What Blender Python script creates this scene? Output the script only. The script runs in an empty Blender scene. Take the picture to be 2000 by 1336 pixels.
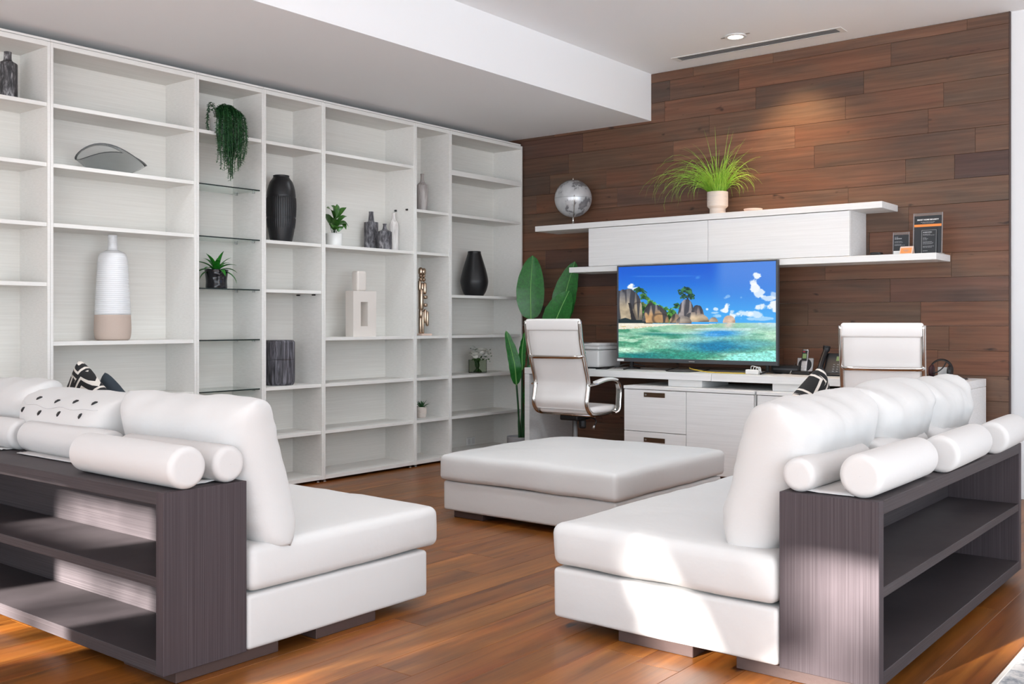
import bpy, bmesh, math, random
import numpy as np
from mathutils import Vector, Matrix, noise
random.seed(7)
S = bpy.context.scene
COL = S.collection
PI = math.pi
R = math.radians
# ------------------------------------------------------------------ camera
cd = bpy.data.cameras.new('camera')
cd.sensor_width = 36.0
cd.lens = 1968.0 / 2000.0 * 36.0
cd.shift_y = -0.02
cd.clip_end = 200
cam = bpy.data.objects.new('camera', cd)
COL.objects.link(cam)
cam.location = (0, 0, 1.15)
cam.rotation_euler = (R(90), 0, R(38.44))
S.camera = cam
# ------------------------------------------------------------------ view, world, daylight
S.view_settings.view_transform = 'Standard'
S.view_settings.look = 'None'
S.view_settings.exposure = 0.34
S.view_settings.gamma = 1.0
S.view_settings.use_curve_mapping = False
w = bpy.data.worlds.new('world'); S.world = w
w.use_nodes = True
bg = w.node_tree.nodes['Background']
bg.inputs[0].default_value = (0.80, 0.88, 1.0, 1)
bg.inputs[1].default_value = 1.0


def light(name, kind, loc, direction, energy, color=(1, 1, 1), **kw):
    l = bpy.data.lights.new(name, kind)
    l.energy = energy; l.color = color
    for k, v in kw.items(): setattr(l, k, v)
    o = bpy.data.objects.new(name, l); COL.objects.link(o)
    o.location = loc
    o.rotation_euler = Vector(direction).to_track_quat('-Z', 'Y').to_euler()
    return o


SUN_AZ, SUN_EL = R(11.5), R(20.0)
SUN_DIR = (math.sin(SUN_AZ) * math.cos(SUN_EL), math.cos(SUN_AZ) * math.cos(SUN_EL), -math.sin(SUN_EL))
light('sun', 'SUN', (0, -6, 8), SUN_DIR, 32.0, (1.0, 0.95, 0.91), angle=R(0.8))
# added area lamps imitating daylight from the invented right and rear windows
light('window_fill', 'AREA', (3.35, 1.2, 1.55), (-1, 0.3, 0.42), 184, (0.79, 0.905, 1.0),
      shape='RECTANGLE', size=8.0, size_y=2.7)
light('rear_fill', 'AREA', (-0.8, -2.85, 1.5), (-0.05, 1, 0.40), 136, (0.79, 0.905, 1.0),
      shape='RECTANGLE', size=7.5, size_y=2.6)


# added fill lamps below ceiling and soffit, out of frame, without fixtures
for px_, py_ in ((-3.05, 3.35), (-2.7, 5.4), (-4.9, 5.2), (-4.9, 3.2)):
    light('ceiling_fill', 'SPOT', (px_, py_, 3.13 if px_ > -4.2 else 2.75), (0, 0, -1), 76 if px_ > -4.2 else 28, (0.88, 0.945, 1.0), spot_size=R(150), spot_blend=1.0, shadow_soft_size=0.12)


# ------------------------------------------------------------------ materials
def lin(c):
    return tuple((x / 12.92 if x <= 0.04045 else ((x + 0.055) / 1.055) ** 2.4) for x in (v / 255.0 for v in c))


def new_mat(name):
    m = bpy.data.materials.new(name); m.use_nodes = True
    nt = m.node_tree
    return m, nt, nt.nodes['Principled BSDF']


def nd(nt, t, **kw):
    n = nt.nodes.new(t)
    for k, v in kw.items():
        if k in ('operation', 'blend_type', 'data_type', 'noise_dimensions', 'feature', 'wave_type', 'bands_direction', 'distance', 'interpolation', 'attribute_name', 'layer_name'):
            setattr(n, k, v)
    return n


def plain(name, c, rough=0.5, metal=0.0, bump=0.0, bscale=60.0, spec=0.5, coat=0.0, emit=None, es=1.0, trans=0.0, ior=1.45, alpha=1.0):
    m, nt, b = new_mat(name)
    L = lin(c)
    b.inputs['Base Color'].default_value = (*L, 1)
    b.inputs['Roughness'].default_value = rough
    b.inputs['Metallic'].default_value = metal
    b.inputs['Specular IOR Level'].default_value = spec
    b.inputs['Coat Weight'].default_value = coat
    b.inputs['Transmission Weight'].default_value = trans
    b.inputs['IOR'].default_value = ior
    b.inputs['Alpha'].default_value = alpha
    if emit:
        b.inputs['Emission Color'].default_value = (*lin(emit), 1)
        b.inputs['Emission Strength'].default_value = es
    if bump:
        tc = nd(nt, 'ShaderNodeTexCoord'); nz = nd(nt, 'ShaderNodeTexNoise'); bp = nd(nt, 'ShaderNodeBump')
        nz.inputs['Scale'].default_value = bscale; nz.inputs['Detail'].default_value = 4
        bp.inputs['Strength'].default_value = bump; bp.inputs['Distance'].default_value = 0.02
        nt.links.new(tc.outputs['Object'], nz.inputs['Vector'])
        nt.links.new(nz.outputs['Fac'], bp.inputs['Height'])
        nt.links.new(bp.outputs['Normal'], b.inputs['Normal'])
    return m


def ramp(nt, stops):
    r = nt.nodes.new('ShaderNodeValToRGB')
    e = r.color_ramp.elements
    while len(e) < len(stops): e.new(0.5)
    for i, (p, c) in enumerate(stops):
        e[i].position = p; e[i].color = (*lin(c), 1)
    return r


def grain(name, stops, scale, rough=0.5, bump=0.05, detail=5, rand=None, knots=False, spec=0.5, distort=0.0, coat=0.0, nscale=1.0, blotch=None):
    """Streaked grain along the axis with the smallest scale; rand adds a per-object tint."""
    m, nt, b = new_mat(name)
    tc = nd(nt, 'ShaderNodeTexCoord'); mp = nd(nt, 'ShaderNodeMapping'); nz = nd(nt, 'ShaderNodeTexNoise')
    mp.inputs['Scale'].default_value = scale
    nz.inputs['Scale'].default_value = nscale; nz.inputs['Detail'].default_value = detail
    nz.inputs['Roughness'].default_value = 0.62; nz.inputs['Distortion'].default_value = distort
    rp = ramp(nt, stops)
    src = tc.outputs['Object']
    if rand:
        oi = nd(nt, 'ShaderNodeObjectInfo')
        va = nd(nt, 'ShaderNodeVectorMath', operation='ADD')
        cm = nd(nt, 'ShaderNodeCombineXYZ'); ml = nd(nt, 'ShaderNodeMath', operation='MULTIPLY')
        ml.inputs[1].default_value = 37.0
        nt.links.new(oi.outputs['Random'], ml.inputs[0])
        for i in range(3): nt.links.new(ml.outputs[0], cm.inputs[i])
        nt.links.new(src, va.inputs[0]); nt.links.new(cm.outputs[0], va.inputs[1])
        src = va.outputs[0]
    nt.links.new(src, mp.inputs['Vector'])
    nt.links.new(mp.outputs[0], nz.inputs['Vector'])
    nt.links.new(nz.outputs['Fac'], rp.inputs[0])
    col = rp.outputs[0]
    if rand:
        r2 = ramp(nt, rand); r2.color_ramp.interpolation = 'LINEAR'
        nt.links.new(oi.outputs['Random'], r2.inputs[0])
        mx = nd(nt, 'ShaderNodeMix', data_type='RGBA', blend_type='MULTIPLY')
        mx.inputs[0].default_value = 1.0
        nt.links.new(col, mx.inputs[6]); nt.links.new(r2.outputs[0], mx.inputs[7])
        col = mx.outputs[2]
    if knots:
        mp2 = nd(nt, 'ShaderNodeMapping'); mp2.inputs['Scale'].default_value = knots
        nz2 = nd(nt, 'ShaderNodeTexNoise'); nz2.inputs['Scale'].default_value = 1.0; nz2.inputs['Detail'].default_value = 2
        nt.links.new(src, mp2.inputs[0]); nt.links.new(mp2.outputs[0], nz2.inputs['Vector'])
        r3 = ramp(nt, [(0.0, (95, 80, 72)), (0.23, (120, 105, 95)), (0.30, (255, 255, 255)), (1, (255, 255, 255))])
        nt.links.new(nz2.outputs['Fac'], r3.inputs[0])
        mx = nd(nt, 'ShaderNodeMix', data_type='RGBA', blend_type='MULTIPLY'); mx.inputs[0].default_value = 1.0
        nt.links.new(col, mx.inputs[6]); nt.links.new(r3.outputs[0], mx.inputs[7]); col = mx.outputs[2]
    if blotch:
        bs, stops4 = blotch
        mp4 = nd(nt, 'ShaderNodeMapping'); mp4.inputs['Scale'].default_value = bs
        nz4 = nd(nt, 'ShaderNodeTexNoise'); nz4.inputs['Scale'].default_value = 1.0; nz4.inputs['Detail'].default_value = 3; nz4.inputs['Distortion'].default_value = 0.8
        nt.links.new(src, mp4.inputs[0]); nt.links.new(mp4.outputs[0], nz4.inputs['Vector'])
        r4 = ramp(nt, stops4); nt.links.new(nz4.outputs['Fac'], r4.inputs[0])
        mx = nd(nt, 'ShaderNodeMix', data_type='RGBA', blend_type='MULTIPLY'); mx.inputs[0].default_value = 1.0
        nt.links.new(col, mx.inputs[6]); nt.links.new(r4.outputs[0], mx.inputs[7]); col = mx.outputs[2]
    nt.links.new(col, b.inputs['Base Color'])
    b.inputs['Roughness'].default_value = rough
    b.inputs['Specular IOR Level'].default_value = spec
    b.inputs['Coat Weight'].default_value = coat
    b.inputs['Coat Roughness'].default_value = 0.25
    if bump:
        bp = nd(nt, 'ShaderNodeBump'); bp.inputs['Strength'].default_value = bump; bp.inputs['Distance'].default_value = 0.01
        nt.links.new(nz.outputs['Fac'], bp.inputs['Height']); nt.links.new(bp.outputs[0], b.inputs['Normal'])
    return m


M = {}
M['wall'] = plain('wall_paint', (224, 225, 226), 0.9, bump=0.02, bscale=150)
M['ceiling'] = plain('ceiling_paint', (240, 241, 242), 0.95, bump=0.02, bscale=120)
M['shelfwood'] = grain('white_oak_laminate', [(0.25, (222, 220, 215)), (0.5, (229, 227, 222)), (0.75, (234, 232, 228))], (30, 2.2, 150), 0.55, 0.04)
M['backwood'] = grain('white_oak_back', [(0.25, (218, 215, 208)), (0.5, (224, 221, 214)), (0.75, (231, 229, 223))], (30, 2.2, 150), 0.6, 0.04)
M['deskwood'] = grain('white_desk_laminate', [(0.25, (222, 221, 219)), (0.5, (229, 228, 226)), (0.75, (236, 235, 234))], (2.2, 30, 110), 0.5, 0.04)
M['wallwood'] = grain('brown_oak_plank', [(0.22, (92, 74, 64)), (0.42, (118, 97, 84)), (0.58, (131, 110, 96)), (0.8, (147, 125, 110))], (1.5, 26, 46), 0.55, 0.10,
                      rand=[(0.0, (166, 160, 160)), (0.18, (204, 182, 168)), (0.42, (238, 200, 178)), (0.66, (196, 186, 174)), (0.88, (250, 222, 204)), (1.0, (160, 146, 154))], knots=(6.0, 8, 15), distort=0.35, blotch=((1.6, 5, 7), [(0.3, (214, 220, 222)), (0.45, (236, 236, 232)), (0.55, (250, 238, 226)), (0.7, (255, 235, 224))]))
M['floorwood'] = grain('warm_oak_floor', [(0.22, (92, 54, 20)), (0.40, (132, 86, 36)), (0.6, (154, 106, 50)), (0.8, (180, 132, 70))], (26, 1.1, 20), 0.36, 0.07,
                       rand=[(0.0, (208, 190, 176)), (0.3, (238, 222, 204)), (0.6, (216, 196, 176)), (0.85, (255, 238, 214)), (1.0, (200, 180, 168))], knots=(14, 5.0, 8), distort=0.3, coat=0.06, spec=0.4, blotch=((7, 1.5, 5), [(0.3, (206, 204, 204)), (0.45, (236, 230, 222)), (0.58, (255, 244, 226)), (0.72, (255, 228, 206))]))
M['dark_h'] = grain('dark_zebrano_long', [(0.3, (54, 49, 50)), (0.5, (64, 58, 60)), (0.7, (76, 70, 71))], (1.5, 1.5, 380), 0.58, 0.03, spec=0.22)
M['dark_v'] = grain('dark_zebrano_upright', [(0.3, (58, 51, 53)), (0.5, (69, 61, 64)), (0.7, (81, 73, 76))], (380, 380, 1.5), 0.58, 0.03, spec=0.22)
M['foot'] = plain('dark_foot_wood', (72, 56, 52), 0.5, bump=0.05)
M['white_fabric'] = plain('white_fabric', (206, 205, 203), 0.75, bump=0.06, bscale=34)
M['white_leather'] = plain('white_upholstery', (208, 207, 205), 0.5, bump=0.11, bscale=13)
M['bolster'] = plain('bolster_fabric', (206, 204, 202), 0.6, bump=0.03, bscale=60)
M['chair_white'] = plain('white_chair_leather', (240, 237, 234), 0.42, bump=0.02, bscale=80)
M['chrome'] = plain('polished_chrome', (215, 212, 208), 0.12, 1.0)
M['steel'] = plain('brushed_steel', (185, 185, 185), 0.3, 1.0)
M['bronze'] = plain('bronze_recess', (112, 92, 76), 0.38, 1.0)
M['black'] = plain('black_plastic', (24, 24, 26), 0.4)
M['blackmat'] = plain('black_ceramic', (26, 26, 28), 0.38)
M['grey_plastic'] = plain('grey_plastic', (206, 205, 204), 0.45)
M['grey_bezel'] = plain('bezel_grey', (72, 74, 78), 0.4)
M['white_ceramic'] = plain('white_ceramic', (232, 231, 228), 0.25)
M['bone'] = plain('bone_ceramic', (222, 214, 206), 0.7, bump=0.04, bscale=90)
M['taupe'] = plain('raw_clay', (190, 172, 160), 0.85, bump=0.05, bscale=120)
M['leaf'] = grain('big_leaf', [(0.3, (22, 82, 30)), (0.55, (34, 104, 38)), (0.8, (48, 124, 48))], (50, 50, 50), 0.35, 0.05)
M['leafrib'] = plain('leaf_rib', (120, 172, 96), 0.5)
M['stem'] = plain('plant_stem', (38, 78, 44), 0.5)
M['darkleaf'] = grain('dark_leaf', [(0.3, (24, 60, 32)), (0.55, (44, 96, 50)), (0.8, (92, 148, 84))], (40, 40, 40), 0.4, 0.03)
M['greenleaf'] = grain('green_leaf', [(0.3, (34, 72, 24)), (0.55, (54, 100, 34)), (0.8, (92, 132, 54))], (30, 30, 30), 0.35, 0.03)
M['bromeliad'] = grain('bright_leaf', [(0.3, (18, 88, 22)), (0.55, (36, 122, 32)), (0.8, (70, 156, 50))], (30, 30, 30), 0.4, 0.03)
M['grass'] = grain('grass_blade', [(0.25, (104, 160, 44)), (0.5, (150, 200, 66)), (0.8, (200, 222, 108))], (25, 25, 25), 0.5, 0.0)
M['soil'] = plain('soil', (50, 40, 34), 0.95, bump=0.3, bscale=80)
M['orange'] = plain('orange_print', (238, 140, 66), 0.5)
M['orange2'] = plain('orange_card', (240, 152, 84), 0.5)
M['ink'] = plain('dark_print', (40, 44, 48), 0.35)
M['paper'] = plain('white_print', (232, 232, 230), 0.6)
M['rose'] = plain('white_petal', (238, 236, 228), 0.7)
M['greyprint'] = plain('grey_print', (150, 152, 154), 0.6)
M['acrylic'] = plain('clear_acrylic', (240, 242, 242), 0.06, trans=0.92, ior=1.2)
M['lcd'] = plain('phone_lcd', (126, 150, 96), 0.3)
M['red'] = plain('red_print', (190, 44, 70), 0.4)
M['yellow'] = plain('yellow_cable', (214, 186, 70), 0.5)
M['dark_red'] = plain('dark_plum', (52, 22, 30), 0.5)
M['outlet'] = plain('outlet_white', (226, 226, 224), 0.4)
M['navy'] = plain('charcoal_cloth', (44, 54, 62), 0.85, bump=0.1, bscale=200)
M['dishpink'] = plain('pink_dish', (232, 206, 192), 0.6)
M['bark'] = plain('tree_bark', (90, 74, 62), 0.9, bump=0.4, bscale=12)
M['treeleaf'] = plain('tree_leaf', (66, 98, 44), 0.6)
M['bounce_stone'] = plain('pale_bounce_stone', (206, 208, 212), 0.9, bump=0.1, bscale=8)  # pale tone chosen to bounce sun up to the ceiling
M['lamp'] = plain('lamp_disc', (255, 250, 240), 0.5, emit=(255, 244, 226), es=9.0)


def glass_mat(name, tint, edge):
    m, nt, b = new_mat(name)
    b.inputs['Base Color'].default_value = (*lin(tint), 1)
    b.inputs['Transmission Weight'].default_value = 1.0
    b.inputs['Roughness'].default_value = 0.02
    b.inputs['IOR'].default_value = edge
    return m


M['glass'] = glass_mat('clear_shelf_glass', (226, 240, 234), 1.3)
M['glassedge'] = plain('glass_edge', (18, 34, 32), 0.15)
M['bowlglass'] = glass_mat('clear_bowl_glass', (226, 228, 229), 1.18)
M['bowlrim'] = plain('bowl_rim_glass', (120, 122, 124), 0.1, trans=0.5)
M['vaseglass'] = glass_mat('vase_glass', (226, 234, 222), 1.25)


def streak_mat(name, stops, scale, rough=0.6, bump=0.3, detail=6):
    return grain(name, stops, scale, rough, bump, detail=detail, distort=0.6)


M['char'] = streak_mat('charred_glaze', [(0.36, (30, 29, 31)), (0.5, (70, 68, 70)), (0.58, (120, 118, 120)), (0.7, (200, 198, 198))], (60, 60, 14))
M['char2'] = streak_mat('ash_glaze', [(0.34, (34, 33, 36)), (0.5, (86, 84, 88)), (0.62, (128, 126, 130)), (0.75, (190, 188, 190))], (50, 50, 16))
M['drum'] = streak_mat('drum_glaze', [(0.36, (34, 33, 37)), (0.5, (78, 76, 82)), (0.62, (120, 118, 126)), (0.75, (168, 166, 174))], (75, 75, 5))
M['streakwhite'] = streak_mat('streaked_cream', [(0.3, (160, 150, 146)), (0.45, (206, 200, 196)), (0.7, (236, 233, 230))], (60, 60, 5), 0.3, 0.05)
M['streakgrey'] = streak_mat('streaked_taupe', [(0.32, (96, 88, 86)), (0.5, (166, 158, 154)), (0.7, (212, 206, 202))], (55, 55, 4), 0.35, 0.05)
M['globe'] = grain('silver_globe', [(0.40, (206, 208, 210)), (0.50, (196, 198, 200)), (0.53, (122, 122, 126)), (0.62, (150, 148, 150)), (0.8, (106, 106, 110))], (6, 6, 6), 0.28, 0.03, detail=7)
M['globe'].node_tree.nodes['Principled BSDF'].inputs['Metallic'].default_value = 0.3
M['gold'] = plain('champagne_gold', (176, 154, 134), 0.2, 1.0)
M['goldbase'] = plain('rose_base', (226, 200, 184), 0.45)


def ribbed(name, c, rough, scale, strength):
    """fine horizontal throwing rings"""
    m, nt, b = new_mat(name)
    b.inputs['Base Color'].default_value = (*lin(c), 1); b.inputs['Roughness'].default_value = rough
    tc = nd(nt, 'ShaderNodeTexCoord'); wv = nd(nt, 'ShaderNodeTexWave', bands_direction='Z')
    wv.inputs['Scale'].default_value = scale; wv.inputs['Distortion'].default_value = 0.6
    bp = nd(nt, 'ShaderNodeBump'); bp.inputs['Strength'].default_value = strength; bp.inputs['Distance'].default_value = 0.004
    nt.links.new(tc.outputs['Object'], wv.inputs[0]); nt.links.new(wv.outputs['Fac'], bp.inputs['Height'])
    nt.links.new(bp.outputs[0], b.inputs['Normal'])
    return m


M['ribwhite'] = ribbed('ribbed_white_glaze', (224, 225, 226), 0.16, 26, 0.28)
M['ribbone'] = ribbed('ribbed_bone', (218, 206, 196), 0.75, 26, 0.3)


def pattern_mat():
    """black cloth with white nested angular lines"""
    m, nt, b = new_mat('black_white_weave')
    tc = nd(nt, 'ShaderNodeTexCoord'); sp = nd(nt, 'ShaderNodeSeparateXYZ')
    nt.links.new(tc.outputs['Object'], sp.inputs[0])

    def mth(op, a, bb=None):
        n = nd(nt, 'ShaderNodeMath', operation=op)
        for i, v in enumerate((a, bb)):
            if v is None: continue
            if isinstance(v, (int, float)): n.inputs[i].default_value = v
            else: nt.links.new(v, n.inputs[i])
        return n.outputs[0]
    X = mth('ADD', mth('MULTIPLY', sp.outputs[0], 7.4), 0.31); Y = mth('ADD', mth('MULTIPLY', sp.outputs[1], 7.4), 0.2)
    X2 = mth('ADD', X, mth('MULTIPLY', mth('FLOOR', Y), 0.5))
    x = mth('SUBTRACT', mth('FRACT', X2), 0.5)
    y = mth('SUBTRACT', mth('FRACT', Y), 0.5)
    d = mth('MAXIMUM', mth('ABSOLUTE', mth('ADD', x, mth('MULTIPLY', y, 0.30))), mth('ABSOLUTE', mth('SUBTRACT', y, mth('MULTIPLY', x, 0.15))))
    f = mth('FRACT', mth('MULTIPLY', d, 4.2))
    s = mth('LESS_THAN', mth('ABSOLUTE', mth('SUBTRACT', f, 0.5)), 0.17)
    mx = nd(nt, 'ShaderNodeMix', data_type='RGBA')
    nt.links.new(s, mx.inputs[0])
    mx.inputs[6].default_value = (*lin((24, 23, 24)), 1); mx.inputs[7].default_value = (*lin((214, 206, 196)), 1)
    nt.links.new(mx.outputs[2], b.inputs['Base Color']); b.inputs['Roughness'].default_value = 0.85
    return m


M['pattern'] = pattern_mat()


def rug_mat():
    m, nt, b = new_mat('mottled_rug')
    tc = nd(nt, 'ShaderNodeTexCoord')
    nz = nd(nt, 'ShaderNodeTexNoise'); nz.inputs['Scale'].default_value = 14; nz.inputs['Detail'].default_value = 7
    nz.inputs['Roughness'].default_value = 0.75
    rp = ramp(nt, [(0.35, (120, 126, 134)), (0.47, (176, 178, 180)), (0.56, (216, 214, 210)), (0.8, (232, 230, 226))])
    nt.links.new(tc.outputs['Object'], nz.inputs[0]); nt.links.new(nz.outputs['Fac'], rp.inputs[0])
    nt.links.new(rp.outputs[0], b.inputs['Base Color']); b.inputs['Roughness'].default_value = 0.95
    return m


M['rug'] = rug_mat()
M['rugedge'] = plain('rug_binding', (226, 222, 214), 0.9)


# ------------------------------------------------------------------ object helpers
def tag(o, label=None, cat=None, group=None, kind=None):
    if label: o['label'] = label
    if cat: o['category'] = cat
    if group: o['group'] = group
    if kind: o['kind'] = kind
    return o


def thing(name, label, cat, loc=(0, 0, 0), rz=0.0, group=None):
    o = bpy.data.objects.new(name, None); COL.objects.link(o)
    o.empty_display_size = 0.1
    o.location = loc; o.rotation_euler = (0, 0, rz)
    return tag(o, label, cat, group)


class MB:
    """collects shapes, builds ONE mesh object"""

    def __init__(s):
        s.v = []; s.f = []; s.m = []; s.sm = []

    def add(s, vs, fs, mi=0, smooth=False):
        o = len(s.v)
        s.v += [tuple(p) for p in vs]
        for f in fs:
            s.f.append([i + o for i in f]); s.m.append(mi); s.sm.append(smooth)
        return s

    def box(s, c, d, mi=0, bev=0.0):
        x, y, z = (q / 2 for q in d)
        if bev <= 0:
            vs = [(c[0] + i * x, c[1] + j * y, c[2] + k * z) for i in (-1, 1) for j in (-1, 1) for k in (-1, 1)]
            fs = [(0, 1, 3, 2), (4, 6, 7, 5), (0, 4, 5, 1), (2, 3, 7, 6), (0, 2, 6, 4), (1, 5, 7, 3)]
            return s.add(vs, fs, mi)
        b = min(bev, x * .98, y * .98, z * .98)
        bm = bmesh.new()
        bmesh.ops.create_cube(bm, size=1.0)
        for v in bm.verts: v.co = Vector((c[0] + v.co.x * 2 * x, c[1] + v.co.y * 2 * y, c[2] + v.co.z * 2 * z))
        bmesh.ops.bevel(bm, geom=bm.edges[:], offset=b, segments=2 if b > 0.004 else 1, profile=0.5, affect='EDGES')
        bm.verts.index_update()
        s.add([v.co[:] for v in bm.verts], [[v.index for v in f.verts] for f in bm.faces], mi, b > 0.004)
        bm.free()
        return s

    def b2(s, lo, hi, mi=0, bev=0.0):
        return s.box([(a + b) / 2 for a, b in zip(lo, hi)], [abs(b - a) for a, b in zip(lo, hi)], mi, bev)

    def lathe(s, prof, c=(0, 0, 0), n=40, mi=0, cap=True, mfun=None):
        """prof: list of (r, z)"""
        o = len(s.v)
        for r, z in prof:
            for k in range(n):
                a = 2 * PI * k / n
                s.v.append((c[0] + r * math.cos(a), c[1] + r * math.sin(a), c[2] + z))
        for i in range(len(prof) - 1):
            mm = mfun(0.5 * (prof[i][1] + prof[i + 1][1])) if mfun else mi
            for k in range(n):
                k2 = (k + 1) % n
                s.f.append([o + i * n + k, o + i * n + k2, o + (i + 1) * n + k2, o + (i + 1) * n + k]); s.m.append(mm); s.sm.append(True)
        if cap:
            s.f.append([o + k for k in range(n)][::-1]); s.m.append(mfun(prof[0][1]) if mfun else mi); s.sm.append(False)
            s.f.append([o + (len(prof) - 1) * n + k for k in range(n)]); s.m.append(mfun(prof[-1][1]) if mfun else mi); s.sm.append(False)
        return s

    def tube(s, pts, r, n=8, mi=0, cap=True, flat=None):
        """sweep; r number or list; flat=(a,b) gives an elliptic section scale"""
        P = [Vector(p) for p in pts]
        rs = r if isinstance(r, (list, tuple)) else [r] * len(P)
        T = []
        for i in range(len(P)):
            t = (P[min(i + 1, len(P) - 1)] - P[max(i - 1, 0)])
            T.append(t.normalized() if t.length > 1e-9 else Vector((0, 0, 1)))
        u = T[0].orthogonal().normalized()
        if flat is not None and len(flat) == 3: u = (Vector(flat[2]) - T[0] * T[0].dot(Vector(flat[2]))).normalized()
        o = len(s.v)
        for i, p in enumerate(P):
            u = (u - T[i] * T[i].dot(u)).normalized()
            w_ = T[i].cross(u)
            for k in range(n):
                a = 2 * PI * k / n
                ca, sa = math.cos(a), math.sin(a)
                if flat: ca *= flat[0]; sa *= flat[1]
                q = p + (u * ca + w_ * sa) * rs[i]
                s.v.append(q[:])
        for i in range(len(P) - 1):
            for k in range(n):
                k2 = (k + 1) % n
                s.f.append([o + i * n + k, o + i * n + k2, o + (i + 1) * n + k2, o + (i + 1) * n + k]); s.m.append(mi); s.sm.append(True)
        if cap:
            s.f.append([o + k for k in range(n)][::-1]); s.m.append(mi); s.sm.append(False)
            e = o + (len(P) - 1) * n
            s.f.append([e + k for k in range(n)]); s.m.append(mi); s.sm.append(False)
        return s

    def leaf(s, pts, ws, up=(0, 0, 1), fold=0.15, mi=0, rib=None, wave=0.0):
        """leaf blade along pts, half widths ws, facing up"""
        P = [Vector(p) for p in pts]; U = Vector(up)
        o = len(s.v); nn = 5
        for i, p in enumerate(P):
            t = (P[min(i + 1, len(P) - 1)] - P[max(i - 1, 0)]).normalized()
            sd = t.cross(U)
            sd = sd.normalized() if sd.length > 1e-6 else t.orthogonal().normalized()
            nrm = sd.cross(t).normalized()
            for k in (-1, -.55, 0, .55, 1):
                q = p + sd * (k * ws[i]) + nrm * (fold * abs(k) * ws[i] + (wave * math.sin(i * 1.7 + k * 2) if abs(k) == 1 else 0))
                s.v.append(q[:])
        for i in range(len(P) - 1):
            for k in range(nn - 1):
                s.f.append([o + i * nn + k, o + i * nn + k + 1, o + (i + 1) * nn + k + 1, o + (i + 1) * nn + k]); s.m.append(mi); s.sm.append(True)
        return s

    def soft(s, lo, hi, r, crown=0.0, wr=0.0, n=14, mi=0, seed=0.0, freq=5.0, side=0.0):
        """upholstered block: rounded edges, crowned top, soft irregularity"""
        c = Vector([(a + b) / 2 for a, b in zip(lo, hi)]); h = Vector([abs(b - a) / 2 for a, b in zip(lo, hi)])
        r = min(r, *(q * 0.98 for q in h))

        def axis(L):
            a = [-L + r * (1 - math.cos(PI / 2 * i / 4)) for i in range(4)]
            m = max(2, int(n * L / max(h)))
            mid = [-L + r + (2 * (L - r)) * i / m for i in range(m + 1)]
            return a + mid + [-q for q in a[::-1]]
        bm = bmesh.new()
        A = [axis(h[i]) for i in range(3)]
        for ax in range(3):
            i1, i2 = (ax + 1) % 3, (ax + 2) % 3
            for sg in (-1, 1):
                g = []
                for p in A[i1]:
                    row = []
                    for q in A[i2]:
                        co = [0, 0, 0]; co[ax] = sg * h[ax]; co[i1] = p; co[i2] = q
                        row.append(bm.verts.new(co))
                    g.append(row)
                for i in range(len(g) - 1):
                    for j in range(len(g[0]) - 1):
                        f = [g[i][j], g[i + 1][j], g[i + 1][j + 1], g[i][j + 1]]
                        bm.faces.new(f if sg > 0 else f[::-1])
        bmesh.ops.remove_doubles(bm, verts=bm.verts[:], dist=1e-6)
        for v in bm.verts:
            p = v.co.copy()
            inn = Vector([max(-(h[i] - r), min(h[i] - r, p[i])) for i in range(3)])
            d = p - inn
            nn = d.normalized() if d.length > 1e-9 else Vector((0, 0, 1))
            q = inn + nn * r
            fx, fy, fz = (max(0, 1 - (q[i] / h[i]) ** 2) for i in range(3))
            if crown and q.z > 0: q.z += crown * (fx * fy) ** 0.5 * (q.z / h.z)
            if side:
                q.x += side * nn.x * (fy * fz) ** .5; q.y += side * nn.y * (fx * fz) ** .5
            if wr:
                k = noise.noise((q.x * freq + seed, q.y * freq, q.z * freq * 1.5 + seed * 2)) + 0.5 * noise.noise((q.x * freq * 2.3, q.y * freq * 2.3 + seed, q.z * freq * 3))
                q += nn * (wr * k)
            v.co = q + c
        bm.verts.index_update()
        s.add([v.co[:] for v in bm.verts], [[v.index for v in f.verts] for f in bm.faces], mi, True)
        bm.free()
        return s

    def xf(s, mat):
        s.v = [(mat @ Vector(p))[:] for p in s.v]
        return s

    def build(s, name, mats, parent=None, kind=None, loc=None, world=False, label=None):
        me = bpy.data.meshes.new(name)
        vs = s.v
        if world and parent is not None:
            L = parent.location
            vs = [(x - L.x, y - L.y, z - L.z) for x, y, z in vs]
        if loc is not None:
            vs = [(x - loc[0], y - loc[1], z - loc[2]) for x, y, z in vs]
        me.from_pydata(vs, [], s.f)
        if not isinstance(mats, (list, tuple)): mats = [mats]
        for m in mats: me.materials.append(m)
        me.polygons.foreach_set('material_index', s.m)
        me.polygons.foreach_set('use_smooth', s.sm)
        me.update()
        o = bpy.data.objects.new(name, me); COL.objects.link(o)
        if loc is not None: o.location = loc
        if parent is not None: o.parent = parent
        if kind: o['kind'] = kind
        if label: o['label'] = label
        return o


def dup(root, loc, rz=None, label=None, group=None):
    r = root.copy(); COL.objects.link(r); r.location = loc
    if rz is not None: r.rotation_euler = (0, 0, rz)
    if label: r['label'] = label
    if group: r['group'] = group

    def rec(a, b):
        for ch in list(a.children):
            c = ch.copy(); COL.objects.link(c); c.parent = b
            rec(ch, c)
    rec(root, r)
    return r


def curve(pts, n=8):
    """Catmull-Rom through pts"""
    P = [Vector(p) for p in pts]
    P = [P[0] * 2 - P[1]] + P + [P[-1] * 2 - P[-2]]
    out = []
    for i in range(1, len(P) - 2):
        for k in range(n):
            t = k / n
            a, b, c, d = P[i - 1], P[i], P[i + 1], P[i + 2]
            out.append(0.5 * ((2 * b) + (c - a) * t + (2 * a - 5 * b + 4 * c - d) * t * t + (3 * b - a - 3 * c + d) * t ** 3))
    out.append(P[-2])
    return out


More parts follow.
